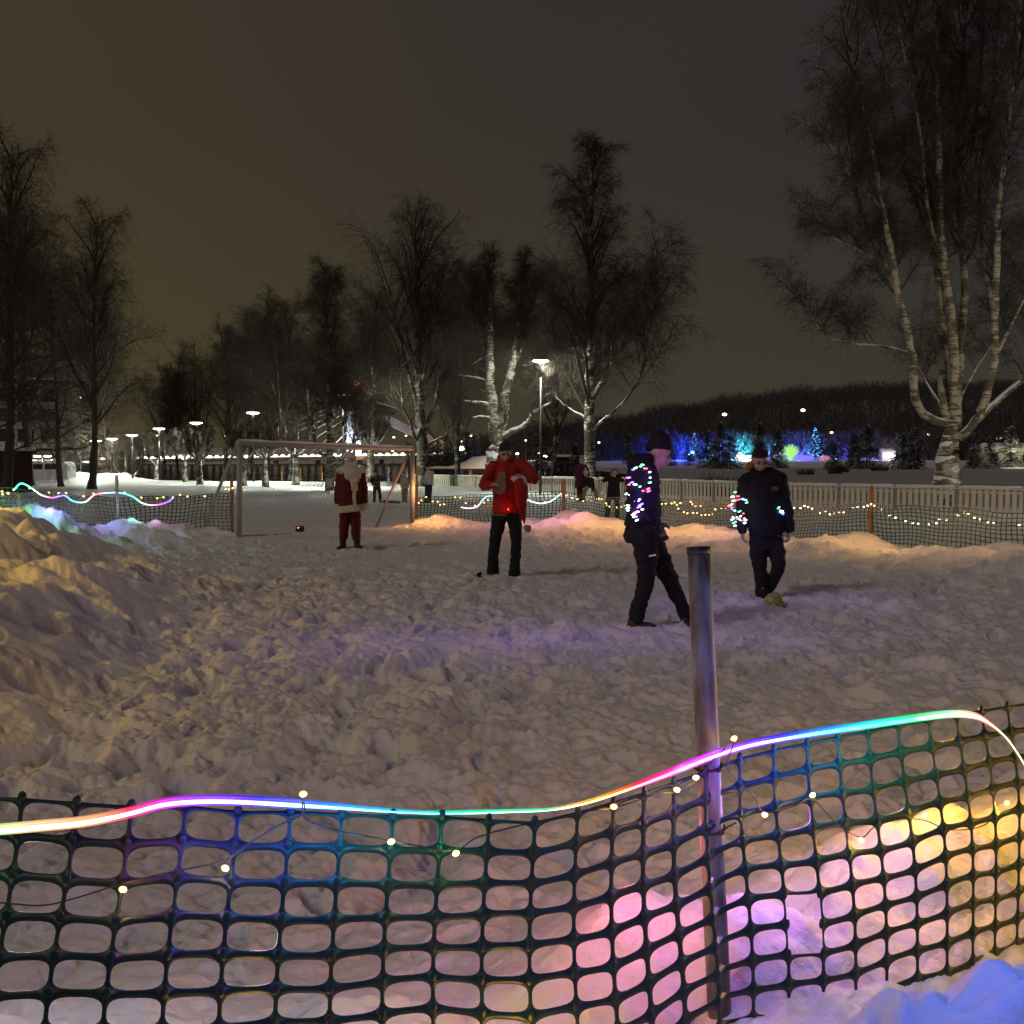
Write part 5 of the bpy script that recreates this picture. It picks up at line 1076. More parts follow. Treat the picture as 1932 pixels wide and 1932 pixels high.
    g = MB(); hand_into(g, WF, (.35, -.1, -.7), (0, -1, 0), 1.32, .7, -1); voxel('knitted_glove', g, .009, cloth('grey_knit', (.12, .10, .09)), root, W0, 1, .006, 3)
    g = MB(); hand_into(g, WN, (.25, 0, -.6), (0, 1, 0), 1.3, .7, 1); voxel('black_glove', g, .009, BLACKC, root, W0, 1, .004, 3)
    s = MB(); s.beam(q(398, 1168, -.205), q(455, 1158, -.205), .006, .012); s.build('reflector', emit('reflector', (.5, .5, .5), .15), root, False, world=W0)  # reflected glint put in as a faint glow of the strip
    L_ = [(345, 425, 'g'), (330, 438, 'g'), (290, 450, 'w'), (370, 455, 'r'), (268, 466, 'b'), (405, 485, 'c'), (408, 530, 'y'), (405, 570, 'g'), (325, 603, 'g'), (285, 585, 'w'), (258, 568, 'b'), (235, 587, 'r'), (232, 530, 'p'), (350, 637, 'r'), (395, 640, 'r'), (392, 620, 'r'), (216, 660, 'w'), (243, 668, 'c'), (285, 685, 'r'), (288, 705, 'b'), (315, 706, 'c'), (280, 720, 'c'), (312, 720, 'p'), (243, 740, 'r'), (262, 736, 'w'), (225, 755, 'w'), (245, 752, 'c'), (222, 778, 'c'), (238, 775, 'w'), (228, 797, 'c'), (330, 750, 'b'), (340, 745, 'b'), (310, 770, 'b'), (325, 765, 'b'), (345, 788, 'w'), (292, 762, 'c'),
         (285, 815, 'r'), (305, 808, 'w'), (272, 830, 'w'), (275, 850, 'c'), (290, 848, 'b'), (300, 876, 'w')]
    P = []
    for x, y, k in L_:
        u = (x-320)/110.; dd = -.30-.04*math.sqrt(max(0, 1-u*u)) if y > 480 else -.27
        P.append((q(x, y, dd-.0), k))
    s = led_string('string_light', 'coloured fairy lights wound round the body and arm of the capped player', P, P[0][0], .010)
    P2 = [(q(503, 486, -.2), 'c')]
    for x, y, c_, p in ((470, 470, (.16, .08, 1), 1.0), (530, 400, (.75, .15, .7), .9), (400, 700, (.28, .10, 1), .9), (300, 830, (.35, .12, 1), .8)): lamp(q(x, y, -.42), c_, p, s, .02, name='led_glow')
    for p_, P in (((-1.1, 9.0, 1.0), 3.2), ((.2, 9.3, .9), 4.5), ((2.0, 9.6, .9), 2.4)): lamp(p_, (.46, .24, 1), P, s, .25, name='led_glow')
walking_person()
# ---- the bareheaded player at the ball
def black_person():
    Y = 12.4; q = crop(2850, 1700, .44, Y); root = empty('person', tuple(q(450, 1600)), 'bareheaded person in black stepping towards the ball with coloured lights on one arm', 'person'); W0 = root.location
    M = rotm(.05, R(24)); hc = q(430, 325)
    body = MB(); head_into(body, hc, M, 1.08); cap(body, [q(432, 385, .03), q(440, 470, .05)], [.058, .066]); loft(body, [(q(490, 1060), .16, .12, 0), (q(490, 900), .15, .11, 0), (q(470, 620), .18, .12, 0), (q(455, 470), .15, .09, 0)])
    SL, EL, WL = q(300, 520), q(268, 740, .04), q(272, 955, -.05); SR, ER, WR = q(610, 500), q(665, 740, .05), q(700, 955, .0)
    cap(body, [SL, EL, WL], [.045, .038, .028]); cap(body, [SR, ER, WR], [.045, .038, .028]); hand_into(body, WL, (.03, -.05, -1), (1, 0, 0), 1.0, .75, -1); hand_into(body, WR, (-.02, 0, -1), (-1, 0, 0), 1.0, .75, 1)
    HL, HR = q(415, 1060), q(560, 1060); KL, KR = q(437, 1350, -.05), q(600, 1300, -.14); AL, AR = q(448, 1580, 0), q(500, 1500, .10)
    cap(body, [HL, KL, AL], [.07, .045, .033]); cap(body, [HR, KR, AR], [.07, .045, .033])
    voxel('body', body, .0095, SKIN, root, W0, 1); face_parts(hc, M, root, W0, 1.08)
    j = MB(); loft(j, [(q(485, 1010), .185, .14, 0), (q(480, 960), .195, .145, 0), (q(470, 780), .19, .145, 0), (q(462, 620), .205, .15, 0), (q(458, 520), .21, .14, 0), (q(455, 465), .17, .115, 0), (q(450, 425, .03), .09, .09, 0)], 24)
    cap(j, [q(370, 480), SL, q(280, 640, .03), EL, q(265, 860, 0), WL], [.09, .092, .078, .072, .062, .052]); cap(j, [q(560, 470), SR, q(640, 630, .03), ER, q(688, 870), WR], [.09, .092, .08, .075, .066, .055]); voxel('jacket', j, .012, BLACKC, root, W0, 2, .014, 7)
    h = MB(); loft(h, [(q(450, 460, .03), .135, .10, 0), (q(455, 420, .06), .14, .105, 0), (q(460, 385, .09), .12, .08, 0)]); voxel('hood', h, .012, BLACKC, root, W0, 2, .010, 8)
    h = MB(); h.ell(q(335, 378, .03), (.045, .04, .05), 12, 8, rotm(0, 0, .5)); voxel('hood_lining', h, .009, cloth('mustard_lining', (.35, .18, .03)), root, W0, 1, .006, 8)
    t = MB(); loft(t, [(q(487, 1130), .16, .125, 0), (q(487, 1060), .178, .135, 0), (q(485, 1000), .17, .13, 0)], 22); cap(t, [HL, q(420, 1210, -.03), KL, q(440, 1480), q(448, 1570)], [.108, .092, .076, .066, .066]); cap(t, [HR, q(590, 1180, -.08), KR, q(555, 1410, -.02), q(505, 1500, .1)], [.108, .094, .078, .066, .062]); voxel('trousers', t, .013, BLACKC, root, W0, 2, .012, 9)
    for A, yw in ((q(448, 1612, -.02), .05), (q(502, 1555, .06), -.5)):
        b_ = MB(); M2 = rotm(yw); b_.ell(A+M2 @ Vector((0, -.05, 0)), (.05, .14, .042), 14, 8, M2); b_.ell(A+M2 @ Vector((0, .05, .03)), (.048, .055, .05), 12, 8, M2); voxel('shoe', b_, .011, BOOT, root, W0, 1)
    hr = MB(); hr.ell(hc+M @ Vector((0, .02, .065)), (.090, .104, .075), 16, 10, M); hr.ell(hc+M @ Vector((0, .05, .015)), (.087, .075, .08), 14, 10, M); hr.ell(hc+M @ Vector((0, -.05, .10)), (.07, .045, .035), 12, 8, M); voxel('hair', hr, .008, cloth('brown_hair', (.014, .009, .007)), root, W0, 1, .009, 12)
    p = MB(); p.box(q(568, 577, -.148), (.075, .012, .036)); p.build('chest_patch', cloth('olive_patch', (.20, .21, .08)), root, False, world=W0)
    p = MB()
    for k, xx in enumerate((545, 560, 575, 590)): p.box(q(xx, 577, -.156), (.006, .004, .020 if k % 2 else .014)); p.box(q(xx+5, 572, -.156), (.010, .004, .004))
    p.build('patch_marks', BLACKC, root, False, world=W0)
    L_ = [(205, 610, 'g'), (182, 655, 'w'), (180, 650, 'y'), (232, 648, 'r'), (190, 688, 'w'), (215, 685, 'r'), (232, 680, 'r'), (265, 672, 'b'), (278, 675, 'c'), (300, 682, 'w'), (310, 706, 'g'), (175, 722, 'w'), (150, 735, 'r'), (172, 750, 'r'), (180, 768, 'b'), (203, 778, 'c'), (245, 786, 'g'), (280, 805, 'r'), (255, 830, 'w'), (222, 838, 'c'), (192, 850, 'w'), (175, 862, 'w'), (185, 838, 'w'), (232, 852, 'r'), (245, 858, 'w'), (210, 880, 'g'), (262, 868, 'b'), (290, 850, 'c'), (300, 865, 'w'), (288, 885, 'r'), (295, 892, 'c'), (190, 892, 'g'), (205, 915, 'w')]
    P = [(q(x, y, -.10-.05*math.sqrt(max(0, 1-((x-250)/90)**2))), k) for x, y, k in L_]
    s = led_string('string_light', 'coloured fairy lights wound round the forearm of the bareheaded player', P, P[0][0], .0105)
    P = [(q(x, y, -.12), k) for x, y, k in [(605, 748, 'g'), (598, 758, 'g'), (618, 775, 'r'), (628, 783, 'w'), (618, 793, 'b'), (632, 795, 'c'), (645, 803, 'b'), (640, 812, 'b')]]
    led_string('string_light', 'short coloured light strand at the hip of the bareheaded player', P, P[0][0], .0105)
    lamp(q(330, 800, -.32), (.25, .12, 1), .35, s, .02, name='led_glow'); lamp(q(310, 940, -.25), (.1, .1, 1), .35, s, .02, name='led_glow')
    for p_, P in (((2.2, 11.7, .7), 2.4), ((3.5, 11.9, .7), 2.2)): lamp(p_, (.42, .24, 1), P, s, .25, name='led_glow')
black_person()
# ---- small figures behind
def far_person(label, Y, J, colr, extra=None, group=None, s=1.0, legs=None, hat=None, skirt=False):
    """J: dict of joints already in the place's coordinates"""
    foot = (J['aL']+J['aR'])/2; root = empty('person', tuple(foot), label, 'person', group); W0 = root.location
    b = MB(); M = rotm(J.get('yaw', 0), J.get('pitch', 0)); head_into(b, J['head'], M, s); cap(b, [J['head']-Vector((0, 0, .06)), J['neck']], [.05*s, .055*s])
    loft(b, [(J['hip'], .13*s, .10*s, 0), ((J['hip']+J['neck'])/2, .13*s, .10*s, 0), (J['neck']-Vector((0, 0, .06)), .12*s, .08*s, 0)])
    for a, c, d in (('sL', 'eL', 'wL'), ('sR', 'eR', 'wR')): cap(b, [J[a], J[c], J[d]], [.04*s, .034*s, .026*s]); hand_into(b, J[d], J[d]-J[c], (0, -1, .1), s, .6, 1)
    for sx_, k, a in ((-1, 'kL', 'aL'), (1, 'kR', 'aR')): cap(b, [J['hip']+Vector((sx_*.08*s, 0, 0)), J[k], J[a]], [.06*s, .045*s, .035*s])
    voxel('body', b, .014, SKIN, root, W0, 1)
    j = MB(); hp = J['hip']-Vector((0, 0, J.get('hem', .05))); loft(j, [(hp, (.19 if not skirt else .22)*s, .15*s, 0), ((J['hip']+J['neck'])/2, .18*s, .14*s, 0), (J['neck']-Vector((0, 0, .12*s)), .19*s, .13*s, 0), (J['neck'], .08*s, .08*s, 0)])
    for a, c, d in (('sL', 'eL', 'wL'), ('sR', 'eR', 'wR')): cap(j, [J[a], J[c], J[d]], [.078*s, .068*s, .056*s])
    voxel('jacket', j, .016, colr[0], root, W0, 2, .008, 1)
    t = MB()
    for sx_, k, a in ((-1, 'kL', 'aL'), (1, 'kR', 'aR')): cap(t, [J['hip']+Vector((sx_*.07*s, 0, 0)), J[k], J[a]], [.10*s, .078*s, .066*s])
    voxel('trousers', t, .016, colr[1], root, W0, 2, .006, 1)
    for a in ('aL', 'aR'):
        t = MB(); t.ell(J[a]+Vector((0, -.03, -.04)), (.05*s, .12*s, .05*s), 10, 7, rotm(J.get('yaw', 0))); t.build('boot', BOOT, root, True, world=W0)
    if hat:
        t = MB(); c = J['head']; t.ell(c+Vector((0, .01, .065*s)), (.10*s, .105*s, .075*s), 14, 9); t.ell(c+Vector((0, .03, .02*s)), (.095*s, .085*s, .085*s), 12, 8); voxel('hat', t, .012, hat[0], root, W0, 1, .004, 1)
        if len(hat) > 1: t = MB(); t.ell(c+Vector((0, .01, .185*s)), .048*s, 10, 8); voxel('pompom', t, .010, hat[1], root, W0, 0, .012, 3)
    return root
def jt(q, **k):
    out = {}
    for a, v in k.items(): out[a] = q(*v) if isinstance(v, tuple) else v
    return out
PURP = cloth('plum_jacket', (.085, .010, .030)); WHITEC = cloth('white_jacket', (.55, .56, .50)); CREAMH = cloth('cream_knit', (.55, .52, .42)); BLUEJ = cloth('dark_jeans', (.03, .04, .06)); BROWNH = cloth('brown_hood', (.10, .07, .035)); PINKT = cloth('pink_trousers', (.30, .17, .16)); GREYJ = cloth('grey_jacket', (.30, .30, .29)); TEAL = cloth('teal_trousers', (.05, .10, .11))
q = crop(1400, 1800, .207, 46)
far_person('person in dark winter clothes bending beside the sled behind the goal', 46, jt(q, head=(485, 450, 0), neck=(490, 515, .05), hip=(510, 660, 0), sL=(425, 530, 0), eL=(410, 610, 0), wL=(450, 670, -.1), sR=(555, 530, 0), eR=(600, 580, -.1), wR=(625, 510, -.15), kL=(475, 840, 0), aL=(468, 985, 0), kR=(575, 840, 0), aR=(590, 985, 0), pitch=R(20)), (BLACKC, BLACKC), hat=(BLACKC,), s=.9)
far_person('person in a grey jacket standing behind the right goal stay', 47, jt(q, head=(1060, 470, 0), neck=(1060, 535, 0), hip=(1055, 720, 0), sL=(1010, 555, 0), eL=(985, 640, 0), wL=(1000, 720, -.1), sR=(1110, 555, 0), eR=(1130, 640, 0), wR=(1120, 720, -.1), kL=(1030, 850, 0), aL=(1025, 985, 0), kR=(1085, 850, 0), aR=(1085, 985, 0)), (GREYJ, TEAL), hat=(BLACKC,), s=.85)
far_person('person in a white jacket and black hat looking at the river right of the goal', 46, jt(q, head=(1505, 335, 0), neck=(1530, 400, 0), hip=(1520, 650, 0), sL=(1490, 430, 0), eL=(1460, 530, -.05), wL=(1440, 600, -.15), sR=(1585, 430, .05), eR=(1590, 540, .05), wR=(1570, 640, .0), kL=(1480, 820, 0), aL=(1470, 985, 0), kR=(1550, 820, 0), aR=(1545, 985, 0), yaw=R(-80), hem=.04), (WHITEC, BLUEJ), hat=(BLACKC,), s=.95)
sl = empty('sled', tuple(q(800, 1000)), 'dark flat sled lying on the snow behind the goal', 'sled'); mb = MB(); a, b_ = q(640, 985), q(960, 1000); mb.beam(a, b_, .40, .05); mb.build('seat', BLACKC, sl, world=sl.location)
mb = MB(); [mb.tube([a+Vector((0, o_, -.06)), b_+Vector((0, o_, -.06)), b_+Vector((.12, o_, .02))], .015, 6) for o_ in (-.17, .17)]; mb.build('runners', BLACKMETAL, sl, True, world=sl.location)
q = crop(2200, 1750, .207, 38)
far_person('person in a plum coat and pale pompom hat at the picket fence', 38, jt(q, head=(612, 455, 0), neck=(605, 510, .02), hip=(570, 850, 0), sL=(510, 560, 0), eL=(490, 700, .05), wL=(520, 820, 0), sR=(690, 570, -.02), eR=(740, 690, -.1), wR=(720, 800, -.2), kL=(555, 1030, 0), aL=(553, 1190, 0), kR=(600, 1030, .1), aR=(600, 1190, .1), hem=.22), (PURP, PURP), hat=(GREYJ, CREAMH), s=.92)
far_person('child in a cream pompom hat and dark coat leaning beside the adult in plum', 37.4, jt(q, head=(690, 700, -.3), neck=(715, 765, -.3), hip=(770, 930, -.3), sL=(660, 790, -.3), eL=(650, 880, -.35), wL=(690, 930, -.4), sR=(800, 800, -.3), eR=(840, 900, -.3), wR=(830, 1010, -.35), kL=(670, 1030, -.3), aL=(650, 1180, -.3), kR=(880, 1040, -.3), aR=(900, 1180, -.3), hem=.06), (BLACKC, PINKT), hat=(CREAMH, CREAMH), s=.85)
q = crop(2200, 1750, .207, 34)
far_person('person in a long black coat and brown fur hood photographing the river', 34, jt(q, head=(1245, 690, .05), neck=(1235, 760, .02), hip=(1225, 1020, 0), sL=(1120, 800, 0), eL=(1045, 830, -.0), wL=(1150, 745, .25), sR=(1350, 800, 0), eR=(1395, 830, 0), wR=(1300, 745, .25), kL=(1120, 1310, 0), aL=(1105, 1530, 0), kR=(1300, 1310, 0), aR=(1295, 1530, 0), yaw=R(180), hem=.30), (BLACKC, BLACKC), hat=(BROWNH,), s=1.02, skirt=True)
# ------------------------------------------------------------------ ball
def ball():
    r = .110; c = at(1461, 1150, 11.7); print('ball', c, gz(c.x, c.y)); c.z = max(c.z, gz(c.x, c.y)+.085)
    root = empty('football', tuple(c), 'yellow-green football with dark seams on the snow at the feet of the bareheaded player', 'ball')
    bm = bmesh.new(); bmesh.ops.create_icosphere(bm, subdivisions=1, radius=1)
    if True:
        me0 = bm; bmesh.ops.bevel(bm, geom=list(bm.verts), offset=.3505, affect='VERTICES', segments=1)
    bmesh.ops.inset_individual(bm, faces=list(bm.faces), thickness=.030); fs = [f for f in bm.faces]
    for f in fs: f.material_index = 0 if len(f.verts) >= 5 else 1
    bmesh.ops.triangulate(bm, faces=[f for f in bm.faces if len(f.verts) > 4]); bmesh.ops.subdivide_edges(bm, edges=list(bm.edges), cuts=2, use_grid_fill=True)
    for v in bm.verts: v.co = v.co.normalized()*r
    for f in bm.faces:
        if f.material_index == 1:
            for v in f.verts: v.co = v.co.normalized()*(r*.985)
    me = bpy.data.meshes.new('panels'); bm.to_mesh(me); bm.free(); set_smooth(me, True)
    me.materials.append(mat('ball_skin', (.36, .40, .13), .4, var=.12)); me.materials.append(mat('ball_seam', (.015, .016, .012), .6))
    o = bpy.data.objects.new('panels', me); col.objects.link(o); o.parent = root; root.rotation_euler = (.5, .3, .8)
ball()
# dark clump left of the red person's feet, box with a red light in the goal
c = at((1850+.3416*192)*.47168, (1700+.3416*1772)*.47168, 14.4); mb = MB(); mb.ell((0, 0, .02), (.035, .03, .03), 10, 7); mb.ell((.02, 0, .04), (.02, .02, .02), 8, 6)
o = mb.build('dark_clod', BLACKC, None, True); o.location = c; tag(o, 'small dark clod on the snow left of the feet of the person in red', 'clod')
bx = empty('timer_box', tuple(at(566, 1003, 25.5)), 'small black box with a red light standing in the goal mouth', 'box'); W0 = bx.location
mb = MB(); p_ = at(566, 998, 25.5); mb.box(p_, (.19, .05, .13)); mb.build('case', BLACKMETAL, bx, world=W0)
mb = MB(); mb.box(p_+Vector((0, -.027, .03)), (.16, .006, .006)); mb.box(p_+Vector((0.01, -.027, 0)), (.006, .006, .12)); mb.box(p_+Vector((0, -.03, -.052)), (.2, .01, .01)); mb.build('frame', mat('grey_frame', (.12, .11, .10), .5), bx, world=W0)
mb = MB(); mb.ell(p_+Vector((-.035, -.03, .03)), (.022, .008, .010), 8, 6); mb.build('red_lamp', emit('red_dot', (1, .08, .05), 9), bx, True, world=W0)
mb = MB(); mb.tube([p_-Vector((0, 0, .06)), p_-Vector((0, 0, .35))], .008, 6); mb.build('stick', BLACKMETAL, bx, world=W0)
# ------------------------------------------------------------------ street lamps
HEADM = emit('lamp_glass', (.86, 1, .88), 14)
LPM = mat('lamp_pole', (.012, .012, .012), .5, .3)
SL = [(1020, 681, 62.5, 900, 2800, 'tallest street lamp with bright disc head between the stout birch and the tall birch'), (647, 746, 74, 900, 2600, 'street lamp with disc head rising behind the crossbar beside the white lit birch'), (477, 779, 82, 915, 2200, 'street lamp with disc head above the left end of the crossbar'), (370, 798, 84, 915, 1300, 'street lamp in the crown of the small round pollard'),
      (300, 809, 90, 905, 700, 'street lamp standing fourth from the white lit birch, left of the small pollards'), (249, 821, 92, 900, 500, 'street lamp above the snow heaps at the left'), (211, 828, 96, 900, 300, 'smaller far street lamp left of the one above the snow heaps'), (181, 832, 99, 900, 150, 'farthest and faintest street lamp of the row, next to the thick bare trunk')]
LNK = mat('lamp_neck', (.16, .16, .15), .4)
EDGEF = lambda x: float(np.interp(x, EDGE[:, 0], EDGE[:, 1]))
for px, py, d, pb, P, lab in SL:
    t = at(px, py, d); zb = gz(t.x, t.y)
    if zb < -.7: zb = -.6
    root = empty('street_lamp', (t.x, t.y, zb-.2), lab, 'street lamp', 'street lamps along the river path'); W0 = root.location
    mb = MB(); mb.tube([(t.x, t.y, zb-.2), (t.x, t.y, zb+1.2), (t.x, t.y, t.z-.9)], [.085, .07, .05], 10); mb.build('pole', LPM, root, True, world=W0)
    mb = MB(); mb.tube([(t.x, t.y, t.z-.9), (t.x, t.y, t.z-.35), (t.x, t.y, t.z-.06)], [.055, .07, .14], 12); mb.build('neck', LNK, root, True, world=W0)
    mb = MB(); mb.ell((t.x, t.y, t.z), (.46, .46, .075), 24, 8); mb.build('glass', HEADM, root, True, world=W0)
    mb = MB(); loft(mb, [((t.x, t.y, t.z+.035), .44, .44, 0), ((t.x, t.y, t.z+.085), .40, .40, 0), ((t.x, t.y, t.z+.11), .2, .2, 0)], 24); mb.build('cover', LPM, root, True, world=W0)
    lamp((t.x, t.y, t.z-.16), (.90, 1, .84), P*(2.6 if px > 1000 else 5.0), root, .15)
# unseen street lamps added outside the frame; the right one lights birch and fence
for x, y, P, lab in [(25.5, 27, 4200, 'assumed unseen street lamp beyond the right edge of the photo lighting the huge birch'), (-46, 52, 700, 'added unseen street lamp beyond the left edge of the photo by the larches')]:
    root = empty('street_lamp', (x, y, -.6), lab, 'street lamp', 'street lamps along the river path'); W0 = root.location
    mb = MB(); mb.tube([(x, y, -.6), (x, y, 4.7)], [.085, .05], 10); mb.build('pole', LPM, root, True, world=W0)
    mb = MB(); mb.ell((x, y, 4.8), (.46, .46, .075), 24, 8); mb.build('glass', HEADM, root, True, world=W0); lamp((x, y, 4.6), (1, .90, .66), P, root, .15)
# ------------------------------------------------------------------ bridge
def bridge():
    D = 450; a = at(60, 866, D+20); b = at(884, 854.5, D-10)
    root = empty('bridge', (at(664, 860, D).x, D, 0), 'long cable-stayed bridge over the river with a string of deck lights', 'bridge'); W0 = root.location
    steel = mat('bridge_steel', (.10, .09, .08), .6); conc = mat('bridge_concrete', (.35, .34, .33), .8)
    mb = MB(); mb.beam(a-Vector((0, -4, 1.3)), b-Vector((0, -4, 1.3)), 9, 1.6); mb.build('deck', steel, root, world=W0)
    mb = MB(); mb.beam(a+Vector((0, -.55, -.42)), b+Vector((0, -.55, -.42)), .16, .34); mb.build('light_strip', emit('deck_strip', (1, .88, .55), 1.5), root, world=W0)
    lm = emit('deck_lamp', (1, .94, .70), 6); n = 60
    me = None
    for i in range(n):
        p = a.lerp(b, (i+.5)/n)
        if me is None:
            m_ = MB(); m_.add([(-1.05, -.2, -.40), (1.05, -.2, -.40), (.42, -.2, .36), (-.42, -.2, .36), (-1.05, .2, -.40), (1.05, .2, -.40), (.42, .2, .36), (-.42, .2, .36)], [(0, 1, 2, 3), (7, 6, 5, 4), (0, 4, 5, 1), (1, 5, 6, 2), (2, 6, 7, 3), (3, 7, 4, 0)])
            o = m_.build('lamp', lm, root); me = o.data
        else: o = bpy.data.objects.new('lamp', me); col.objects.link(o); o.parent = root
        o.location = p+Vector((0, -.8, 0))-W0
    # piers
    for px in (250, 380, 520, 600, 720, 780, 850): mb = MB(); t = at(px, 858, D+5); mb.box((t.x, t.y, 0), (1.6, 3, 5.5)); mb.build('pier', conc, root, world=W0)
    # pylon
    top = at(668, 737, D); base = at(668, 860, D)
    mb = MB()
    for s in (-1.9, 1.9): mb.beam((base.x+s, D+1, WZ-1), (base.x+s*.75, D+1, top.z-1), 1.9, 2.2)
    mb.box((base.x, D+1, top.z-4), (2.6, 2, 3)); mb.box((base.x, D+1, base.z+10), (2.6, 2, 1.6)); mb.build('pylon', mat('pylon_concrete', (.62, .62, .66), .8), root, world=W0)
    mb = MB(); mb.box((base.x, D+1, top.z+.6), (3.6, 2.4, 3.0)); mb.build('pylon_head', mat('pylon_red', (.4, .03, .02), .6), root, world=W0)
    for dx, dz in ((-2.2, -1.6), (1.4, 2.8)): mb = MB(); mb.ell((base.x+dx, D-1, top.z+dz), (1.1, .5, .8), 10, 7); mb.build('beacon', emit('red_beacon', (1, .10, .02), 9), root, True, world=W0)
    for x_, z_, c_, P in ((-3, 5, (.75, .82, 1), 9000), (3, 6, (.75, .82, 1), 9000), (0, 1.2, (1, .5, .08), 2600)): lamp((base.x+x_, D-5, base.z+z_), c_, P, root, .3)
    lamp((base.x+.5, D-3.4, top.z+1), (1, .08, .02), 500, root, .3)
    # stay cables: a broad fan to the right, single stays to the left
    cm = mat('stay_cable', (.55, .52, .50), .6); mb = MB()
    for i in range(7):
        s0 = at(668, 752+i*3.0, D); e0 = at(882-i*4.6, 854.3, D-9); mb.tube([s0, s0.lerp(e0, .5)-Vector((0, 0, .5)), e0], .20, 5)
    for i, (ex, sy) in enumerate([(405, 752), (440, 758), (470, 765), (505, 772), (545, 782), (580, 792), (610, 806), (632, 820)]):
        s0 = at(664, sy, D); e0 = at(ex, 858.5, D+5); mb.tube([s0, e0], .17, 5)
    mb.build('stay_cables', cm, root, True, world=W0)
    for px in (420, 455, 490, 525, 560, 600): t = at(px, 854, D-3); lamp((t.x+2, t.y-3, t.z+1.5), (1, .42, .10), 420, root, .2)
    for px, P in ((862, 1100), (835, 900), (805, 600)): t = at(px, 850, D-14); lamp((t.x, t.y-4, t.z+2), (1, .48, .16), P, root, .2)
    for px, P in ((770, 800), (735, 700), (705, 600)): t = at(px, 832, D-14); lamp((t.x, t.y-4, t.z), (.85, .68, 1), P, root, .3)
    # abutment slope with a warm lamp
    t = at(872, 868, 420)
bridge()
ab = empty('embankment', (at(880, 860, 300).x, 300, WZ), 'snowy embankment wall under the right end of the bridge', 'embankment'); W0 = ab.location
t0 = at(800, 872, 300); mb = MB(); rnd = random.Random(3); k = 16; prof_ = [(0, .3), (3, .9), (6, .7), (9, 1.6), (11, 2.6), (13, 4.2), (16, 4.6), (20, 4.4), (26, 2.6), (34, 1.2)]
vs = []
for x_, z_ in prof_: vs += [(t0.x+x_, 296+rnd.uniform(-1, 1), WZ-.5), (t0.x+x_, 300, WZ+z_*.4+rnd.uniform(-.1, .1)), (t0.x+x_, 304, WZ+z_*.75), (t0.x+x_, 316, WZ+z_*.6), (t0.x+x_, 320, WZ-.5)]
n = len(prof_); mb.add(vs, [(i*5+j, i*5+j+1, (i+1)*5+j+1, (i+1)*5+j) for i in range(n-1) for j in range(4)]+[(0, 1, 2, 3, 4), tuple((n-1)*5+j for j in (4, 3, 2, 1, 0))]); mb.build('slope', SNOWTOP, ab, True, world=W0)
lamp((t0.x+13, 288, 4.0), (1, .48, .14), 1300, ab, .2)
